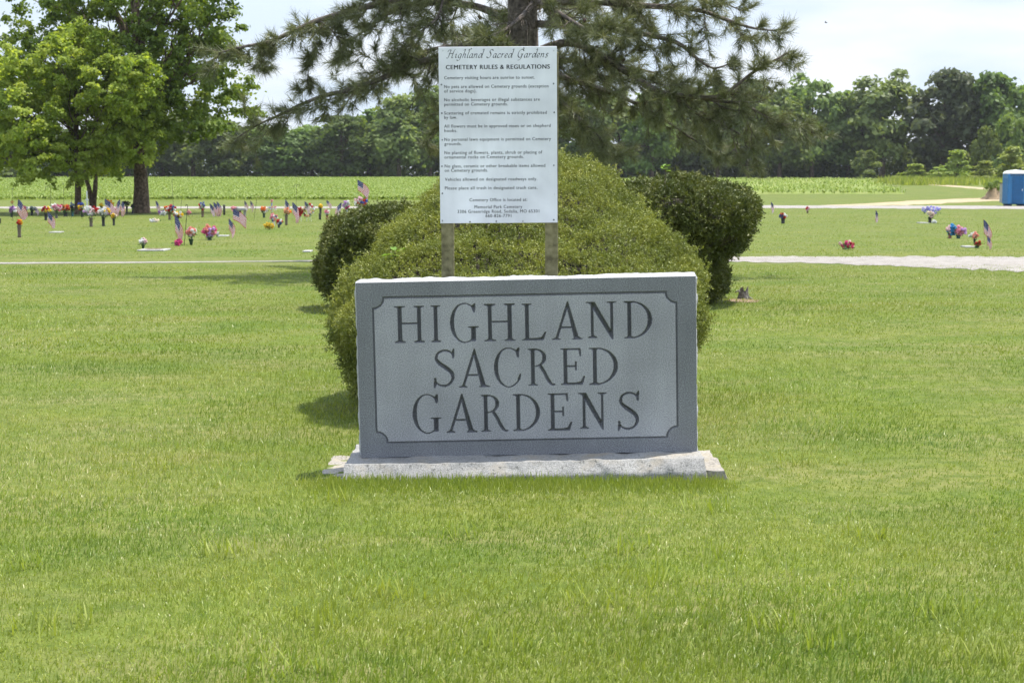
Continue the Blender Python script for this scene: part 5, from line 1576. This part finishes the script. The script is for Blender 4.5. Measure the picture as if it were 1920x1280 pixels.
bouquet("lilac, pink and white bouquet before the high flag", 650, 402, 649, 384, 15, 15, [('lilac', 7), ('white', 7), ('hot pink', 3)], 'white', 393, 5, 4.4, 16)
bouquet("big red, white and blue bouquet under the high flag", 676, 403, 676.5, 379, 24, 19, [('pale pink', 4), ('white', 6), ('red', 9), ('blue', 4)], 'bronze', 391, 7, 4.8, 26)
bouquet("star-striped red and white bunting stand near black vase", 613.5, 411, 614, 398, 10, 10, [('pink', 5), ('white', 5)], 'terracotta', 404, 5, 3.6, 8)
bouquet("red, white and blue bouquet in black pot on open lawn", 1468, 419, 1468, 405, 14, 9, [('blue', 4), ('red', 7), ('white', 4)], 'black', 409, 8, 4.2, 12)
bouquet("tiny red and white bouquet by the far road", 1514, 400, 1514, 391, 7, 8, [('red', 4), ('pale pink', 5)], 'brown', 396, 3.5, 3.2, 6)
bouquet("spreading lavender bouquet in black vase", 1743.5, 417.5, 1745, 394, 36, 15, [('lavender', 24)], 'black', 407, 7, 4.2, 36)
bouquet("cream rose cluster at the front of the lavender bouquet", 1745, 418, 1745, 401, 12, 11, [('cream', 7), ('pale pink', 4)], None, None, bs=4.4, green=0)
bouquet("small white flowers on the ground under lavender bouquet", 1752, 418.5, 1752, 416, 9, 5, [('white', 7)], None, None, bs=3, green=3)
bouquet("turquoise blue bouquet in a brown pot", 1781, 447, 1784, 431, 19, 20, [('pale pink', 4), ('sky blue', 17)], 'terracotta', 438, 7, 5, 22)
bouquet("big pink bouquet leaning on the turquoise one", 1797, 447, 1799, 433, 24, 17, [('pink', 15), ('lilac', 7)], 'teal', 441, 8, 5.2, 16)
bouquet("pink and white flowers on a dark stem near the flag pair", 1827, 455, 1825.5, 441, 17, 11, [('white', 5), ('salmon', 9)], 'black', 448, 4, 4, 14)
bouquet("single red lily spray low beside the flag pair", 1832, 465, 1833.5, 457, 12, 11, [('red', 6)], 'dark green', 461, 8, 4.2, 26)
bouquet("low arc of dark pink roses on the lawn by the drive", 1585, 468, 1588, 459, 32, 15, [('pale pink', 2), ('hot pink', 5), ('crimson', 5)], None, None, bs=5, green=34)

# ---- vases without flowers
def lone_vase(label, px, base, top, w, mat):
    g = gnd(px, base); k = g.y / F; h = at(px, top, g.y).z - g.z; r = w * k / 2
    a = Acc(); a.lathe([(0, 0), (r, 0), (r * .85, h * .2), (r * .95, h * .8), (r * 1.1, h), (r * .85, h), (r * .8, h * .7), (0, h * .7)], 14)
    o = a.build("flower_vase", M_vase[mat], None, True); o.location = g; tag(o, label, "vase", "empty vases")
lone_vase("slim black vase leaning alone near the granite bench", 420.5, 403, 384, 4.5, 'black')
lone_vase("empty dark vase below the yellow tuft", 600, 412, 400, 5, 'black')
lone_vase("dark vase cut by the photo's edge", 0, 419, 409, 4, 'black')

# ---- heart and wreath on easels
def wreath(label, px, base, cy, w, h, cols, heart=False, tilt=0.0):
    g = gnd(px, base); D = g.y; k = D / F
    root = thing("wreath_stand", g, label, "wreath", "wreaths on stands")
    zc = at(px, cy, D).z - g.z; W2, H2 = w * k / 2, h * k / 2
    a = Acc()
    for sx in (-1, 1): a.tube([(sx * W2 * .45, 0.0, 0), (sx * W2 * .2, 0.03, zc)], .006, 5)
    a.tube([(0, .35, 0), (0, .04, zc + H2 * .5)], .006, 5)
    a.build("easel", M_vase['white'], root)
    pts = []
    for i in range(46):
        t = i / 46 * 2 * math.pi
        if heart:
            x = 16 * math.sin(t) ** 3 / 17; z = (13 * math.cos(t) - 5 * math.cos(2 * t) - 2 * math.cos(3 * t) - math.cos(4 * t)) / 17
            s = R.uniform(.25, 1.0)
        else:
            x, z = math.cos(t), math.sin(t); s = R.uniform(.72, 1.0)
        pts.append((x * W2 * s + tilt * z * W2, R.uniform(-.05, -.01), zc + z * H2 * s))
    pts = np.array(pts); R.shuffle(pts); i = 0
    n = 60; P = pts[R.integers(0, len(pts), n)] + R.normal(0, .03, (n, 3))
    v, f = leaf_arrays(P, unit(R.normal(size=(n, 3)) + np.array([0, -1, .2])), .10, .04)
    fast_mesh("greenery", v, f, M_green, root, np.repeat(R.random(n), 4))
    for cn, c in cols:
        v, f = blossom_mesh(pts[i:i + c], 2.4 * k + .01); i += c
        o = fast_mesh("blossoms", v, f, M_pet[cn], root); o['label'] = cn + " blossoms"
wreath("red heart wreath on thin white legs", 562, 416, 397, 15, 25, [('red', 30), ('crimson', 12)], True)
wreath("green, red and white wreath next to the red heart", 579, 416, 394, 20, 24, [('white', 9), ('red', 7), ('peach', 6)], False, .25)
# floral cross
g = gnd(510, 405); k = g.y / F
root = thing("floral_cross", g, "cross of pink, blue and white flowers beside orange bouquet", "cross")
a = Acc(); top = at(510, 377, g.y).z - g.z
a.tube([(0, 0, -.03), (0, 0, top)], .010, 6); a.tube([(-8 * k, 0, top * .58), (8 * k, 0, top * .58)], .009, 6); a.build("frame", M_vase['teal'], root)
for cn, ps in [('pink', [(-1, 1.0), (1, 1.05), (0, .97), (5, .60), (7.5, .62), (6, .5)]), ('lavender', [(0, .8), (0, .7), (-3, .58), (0, .45), (-5, .55)]), ('white', [(-6, .6), (-3, .48), (3, .5), (1, .3), (7, .45)]), ('salmon', [(0, .56), (1, .6), (-1, .35), (2, .2), (-1, .15)])]:
    v, f = blossom_mesh(np.array([(x * k, -.03, z * top) for x, z in ps]), 2.3 * k)
    o = fast_mesh("blossoms", v, f, M_pet[cn], root); o['label'] = cn + " blossoms"
# white wooden cross
g = gnd(164, 404); k = g.y / F; top = at(164, 358, g.y).z - g.z
root = thing("wooden_cross", g, "thin white wooden cross in front of the maple trunk", "cross")
a = Acc(); a.bbox_bevel((0, 0, top / 2), (2.2 * k, .03, top), .004); a.build("upright", M_vase['white'], root)
a = Acc(); a.bbox_bevel((0, -.022, top * .64), (6.5 * k, .02, 2.4 * k), .004); a.build("crossbar", M_vase['white'], root)

# ---- shepherd hooks
M_iron = mat_plain("black_iron", (0.018, 0.018, 0.018), 0.55, 0.2, 30)
GH = "iron shepherd hooks"
def hook(label, px, base, tx, ty, side=1, r=5.0, double=False):
    g = gnd(px, base); D = g.y; k = D / F
    root = thing("shepherd_hook", g, label, "hook", GH)
    t = at(tx, ty, D) - g; rr = r * k
    def crook(sd):
        p = [(0, 0, -.05), (t.x * .5, 0, t.z * .5), (t.x, 0, t.z - rr)]
        for i in range(1, 9):
            w = math.pi * i / 8
            p.append((t.x + sd * rr * (1 - math.cos(w)), 0, t.z - rr + rr * math.sin(w)))
        p.append((t.x + sd * rr * 2.05, 0, t.z - rr * 1.6)); p.append((t.x + sd * rr * 2.4, 0, t.z - rr * 1.75))
        return p
    a = Acc(); a.tube(crook(side), .0075, 6); a.build("pole", M_iron, root)
    if double:
        a = Acc(); a.tube(crook(-side)[2:], .0075, 6); a.build("crook", M_iron, root)
    return root
hook("hook with a red bird hanging at the photo's edge", 24, 415, 22.5, 353, 1, 1.6)
hook("wide-crooked hook behind the red and yellow bouquet", 95, 409, 95, 349, -1, 5.0)
hook("thin hook over the rust and orange bouquet", 119.5, 408, 119.5, 344, -1, 1.5)
hook("hook at the dark teal bouquet by the maple trunk", 134, 408, 134, 361, -1, 2.2)
hook("tallest hook rising from the orange-red bouquet", 326, 405, 322.5, 336, 1, 1.5)
hook("slender hook standing behind the red, white and yellow clump", 338, 403, 341, 368, -1, 1.4)
hook("leaning hook with a pink flower ball beside cone vase", 345, 460, 352, 384, -1, 1.8)
hook("double hook behind the upright flag and red heart", 555, 408, 556, 346, 1, 2.2, True)
hook("thin yellowed hook between bench and orange bouquet", 476, 412, 482, 368, 1, 1.8)
# things hanging from hooks
g = gnd(24, 415); D = g.y
root = thing("hanging_flower", (at(23, 379, D).x, D - .02, at(23, 379, D).z), "red star-shaped flower hanging on the edge hook", "flowers")
a = Acc(); k = D / F
for i in range(6):
    w = i * math.pi / 3; d = np.array([math.cos(w), 0, math.sin(w)]); s = np.array([-math.sin(w), 0, math.cos(w)])
    a.add([d * .01, d * 2.2 * k + s * .9 * k + np.array([0, -.01, 0]), d * 4.4 * k, d * 2.2 * k - s * .9 * k + np.array([0, -.01, 0])], [(0, 1, 2, 3)])
a.build("petals", M_pet['rust'], root)
a = Acc(); a.lathe([(0, -.01), (.02, 0), (0, .012)], 8); a.build("centre", M_pet['orange'], root)
g = gnd(345, 460); D = g.y; p = at(354, 399, D)
root = thing("flower_ball", (p.x, D - .01, p.z), "pink flower ball hanging on the leaning hook", "flowers")
v, f = blossom_mesh(R.normal(0, .03, (14, 3)), .03); fast_mesh("blossoms", v, f, M_pet['pink'], root)
v, f = leaf_arrays(R.normal(0, .035, (14, 3)) - np.array([0, 0, .04]), unit(R.normal(size=(14, 3))), .06, .025); fast_mesh("greenery", v, f, M_green, root, np.repeat(R.random(14), 4))

# ---- flat markers and the bench
M_mark = mat_granite("pale_marker_granite", (0.34, 0.335, 0.31), (0.22, 0.215, 0.20), (0.44, 0.435, 0.41), scale=60, rough=0.8)
M_plate = mat_plain("bronze_plaque", (0.14, 0.10, 0.06), 0.5, 0.2, 20)
GM = "flat grave markers"
def marker(label, px, py, wpx, depth=.40, plate=True, yaw=0.0):
    g = gnd(px, py); w = wpx * g.y / F
    root = thing("grave_marker", (g.x, g.y, 0), label, "marker", GM, yaw)
    a = Acc(); a.bbox_bevel((0, 0, .006), (w, depth, .05), .010); a.build("stone", M_mark, root)
    if plate:
        a = Acc(); a.bbox_bevel((0, 0, .034), (w * .6, depth * .55, .008), .003); a.build("plaque", M_plate, root)
marker("largest flat marker, close to the drive by white daisies", 289, 469.5, 50, .8)
marker("flat marker under the fly corner of a flag", 106, 436, 21, .5, False)
marker("flat marker between magenta arrangement and furled flag", 419, 443, 20, .5, False)
marker("flat marker just past the dark left-flank yew", 577, 472, 15, .5, False)
marker("flat marker below the single red lily spray", 1815, 463.5, 18, .5, False)
marker("flat marker at the foot of the lavender bouquet", 1730, 418.5, 16, .6, False)
g = gnd(454.5, 407); k = g.y / F; zt = at(454, 390, g.y).z
root = thing("granite_bench", g, "grey granite bench standing behind the waving flag", "bench")
a = Acc(); a.bbox_bevel((0, 0, zt - 2.4 * k), (16 * k, .42, 4.8 * k), .015); a.build("seat", M_mark, root)
for sx in (-1, 1):
    a = Acc(); a.bbox_bevel((sx * 4.6 * k, 0, (zt - 4.8 * k) / 2), (2.6 * k, .36, zt - 4.8 * k), .012); a.build("leg", mat_plain("bench_leg_granite", (0.20, 0.19, 0.18), .8, .2), root)

# ================================================================== PORTABLE TOILET AND ITS SURROUNDINGS
M_blue = mat_plain("blue_moulded_plastic", (0.020, 0.150, 0.33), 0.42, 0.10, 3.0, spec=0.5)
M_bluedk = mat_plain("blue_plastic_trim", (0.012, 0.10, 0.24), 0.45, 0.1, 3.0)
M_wplast = mat_plain("white_translucent_plastic", (0.72, 0.74, 0.74), 0.5, 0.06, 6.0)
M_skid = mat_plain("black_skid_plastic", (0.03, 0.03, 0.032), 0.7, 0.2)
g = gnd(1886, 386.5); k = g.y / F
Hb = at(1886, 326, g.y).z - g.z; wd = 1.16
pt = thing("portable_toilet", (g.x + .10 + wd / 2, g.y + .58, g.z), "blue portable toilet with white roof beside the far road", "toilet")
a = Acc(); a.bbox_bevel((0, 0, .10 + (Hb - .10) / 2), (wd, 1.16, Hb - .10), .05)
for sx in (-1, 1):
    for i in range(5): a.bbox_bevel((sx * (wd / 2 + .004), -.42 + i * .21, Hb * .5), (.022, .07, Hb * .72), .008)
cab = a.build("cabin", M_blue, pt)
a = Acc(); a.bbox_bevel((.0, -.590, .14 + Hb * .43), (.68, .03, Hb * .84), .01)
for z in (.28, .62): a.bbox_bevel((0, -.607, Hb * z + .06), (.5, .012, Hb * .26), .005)
door = a.build("door", M_bluedk, pt)
a = Acc(); a.bbox_bevel((.27, -.622, Hb * .5), (.035, .03, .12), .006); a.build("handle", M_wplast, door)
a = Acc()
for i in range(6): a.box((-.4 + i * .16, -.588, Hb - .10), (.10, .012, .05))
a.build("vent", M_skid, pt)
a = Acc()
prof = [(0.62, 0.0), (0.63, 0.05), (0.55, 0.14), (0.40, 0.20), (0.0, 0.24)]
vs = []
for (r, z) in prof:
    for i in range(16):
        w = 2 * math.pi * (i + .5) / 16; c_, s_ = math.cos(w), math.sin(w)
        q = 1 / max(abs(c_), abs(s_)); q = min(q, 1.30)
        vs.append((r * c_ * q, r * s_ * q, Hb - .004 + z))
a.add(vs, [(j * 16 + i, j * 16 + (i + 1) % 16, j * 16 + 16 + (i + 1) % 16, j * 16 + 16 + i) for j in range(4) for i in range(16)])
a.build("roof", M_wplast, pt)
a = Acc(); a.tube([(.42, .42, Hb + .02), (.42, .42, Hb + .36)], .05, 10); a.build("vent_pipe", M_skid, pt)
a = Acc()
for sx in (-.4, .4): a.bbox_bevel((sx, 0, .05), (.12, 1.3, .10), .01)
a.build("skid", M_skid, pt)
# grey bin beside it
g = gnd(1883.5, 381)
root = thing("waste_bin", (g.x - .02, g.y + .3, g.z), "narrow grey bin squeezed against the blue toilet's side", "bin")
h = at(1883, 343, g.y).z - g.z
M_bin = mat_plain("grey_bin_metal", (0.33, 0.32, 0.30), 0.6, 0.25, 9.0)
a = Acc(); a.bbox_bevel((0, 0, h * .5), (.34, .5, h * .94), .02); a.build("body", M_bin, root)
a = Acc(); a.bbox_bevel((-.02, 0, h * .985), (.42, .56, .05), .012); a.build("lid", M_skid, root)
# heap of earth and the scruffy bush on it
g = gnd(1868, 374.5); k = g.y / F
n = 40; m = 16; vs = []
for j in range(m + 1):
    for i in range(n):
        w = 2 * math.pi * i / n; r = j / m
        P = np.array([[math.cos(w) * r * 3, math.sin(w) * r * 3, 1.7]])
        z = (math.cos(min(1, r) * math.pi) * .5 + .5) * 0.95 * (1 + .35 * float(fbm(P, 1.2, 3)[0])) - .03
        vs.append((math.cos(w) * r * 26 * k, math.sin(w) * r * 2.2, z))
a = Acc(); a.add(vs, [(j * n + i, j * n + (i + 1) % n, j * n + n + (i + 1) % n, j * n + n + i) for j in range(m) for i in range(n)])
o = a.build("earth_heap", M_dirt, None, True); o.location = (g.x + .25, g.y + 1.6, g.z)
tag(o, "heap of brown earth beside the portable toilet", "earth heap")
cg = Vector((g.x + .1, g.y + 1.4, g.z + .42))
lob = [(R.uniform(-.45, .45), R.uniform(-.4, .4), R.uniform(.2, .85), R.uniform(.22, .36)) for _ in range(9)]
broadleaf("bush", cg, lob, 1500, .11, .3, .02, FM['far_leaf_green'], "scruffy dark green bush growing on the brown earth heap", "bush", None, fork_z=.15, limbs=6)

# ================================================================== OLD STUMP, BIRD
g = gnd(1394, 560); k = g.y / F
root = thing("tree_stump", g, "small splintered grey stump on bare earth near the dark yew", "stump")
M_stump = mat_granite("weathered_stump_wood", (0.20, 0.175, 0.15), (0.07, 0.06, 0.05), (0.38, 0.35, 0.31), scale=25, rough=.95, streak=.3, bump=1, bscale=25)
a = Acc(); n = 16
prof = []
for j, (r, z) in enumerate([(1.25, -.03), (1.0, .03), (.85, .07), (.8, .11)]):
    for i in range(n):
        w = 2 * math.pi * i / n
        zz = z + (0.035 * math.sin(3 * w + 1) + .03 * math.sin(5 * w) if j == 3 else 0)
        prof.append((.075 * r * math.cos(w) * (1 + .2 * math.sin(4 * w)), .065 * r * math.sin(w), max(zz * 1.1, -.03)))
prof.append((0, 0, .065))
a.add(prof, [(j * n + i, j * n + (i + 1) % n, j * n + n + (i + 1) % n, j * n + n + i) for j in range(3) for i in range(n)] + [(3 * n + i, 3 * n + (i + 1) % n, 4 * n) for i in range(n)])
st = a.build("trunk", M_stump, root)
for (dx, dz, L) in [(-.09, .115, .13), (.06, .05, .10), (.09, .02, .08)]:
    a = Acc(); a.tube([(dx * .4, -.02, dz * .5), (dx * .8, -.03, dz), (dx * 1.4, -.03, dz * .95 - .02)], [.022, .016, .006], 7, 0, .15); a.build("root", M_stump, root)

p = at(1549, 43, 55)
M_bird = mat_plain("dark_feathers", (0.02, 0.02, 0.022), .8, .2)
a = Acc()
s = .045
a.lathe([(0, -1.3 * s), (.30 * s, -.7 * s), (.42 * s, 0), (.30 * s, .6 * s), (.22 * s, .8 * s), (.2 * s, 1.0 * s), (0, 1.35 * s)], 8)
a.v = [(v_[0], v_[2], v_[1]) for v_ in a.v]
for sd in (-1, 1):
    a.add([(sd * .25 * s, .4 * s, 0), (sd * 1.3 * s, .5 * s, .7 * s), (sd * 2.1 * s, .0, .9 * s), (sd * 1.2 * s, -.25 * s, .6 * s), (sd * .25 * s, -.4 * s, 0)], [(0, 1, 3, 4), (1, 2, 3)])
bird = a.build("bird", M_bird); bird.location = p; bird.rotation_euler = (0, .2, .9)
tag(bird, "tiny dark bird flying in the open sky", "bird")

# ================================================================== THE AIR
hm = bpy.data.materials.new("summer_haze"); hm.use_nodes = True
hn, hl = hm.node_tree.nodes, hm.node_tree.links
hn.clear()
hv = hn.new("ShaderNodeVolumePrincipled")
hv.inputs['Color'].default_value = (0.92, 0.96, 1.0, 1); hv.inputs['Density'].default_value = HAZE; hv.inputs['Anisotropy'].default_value = 0.2
ho = hn.new("ShaderNodeOutputMaterial"); hl.new(hv.outputs[0], ho.inputs['Volume'])
a = Acc(); a.box((0, 350, 17), (1600, 800, 38))
tag(a.build("haze", hm), "thin summer haze over the fields", None, None, "stuff")
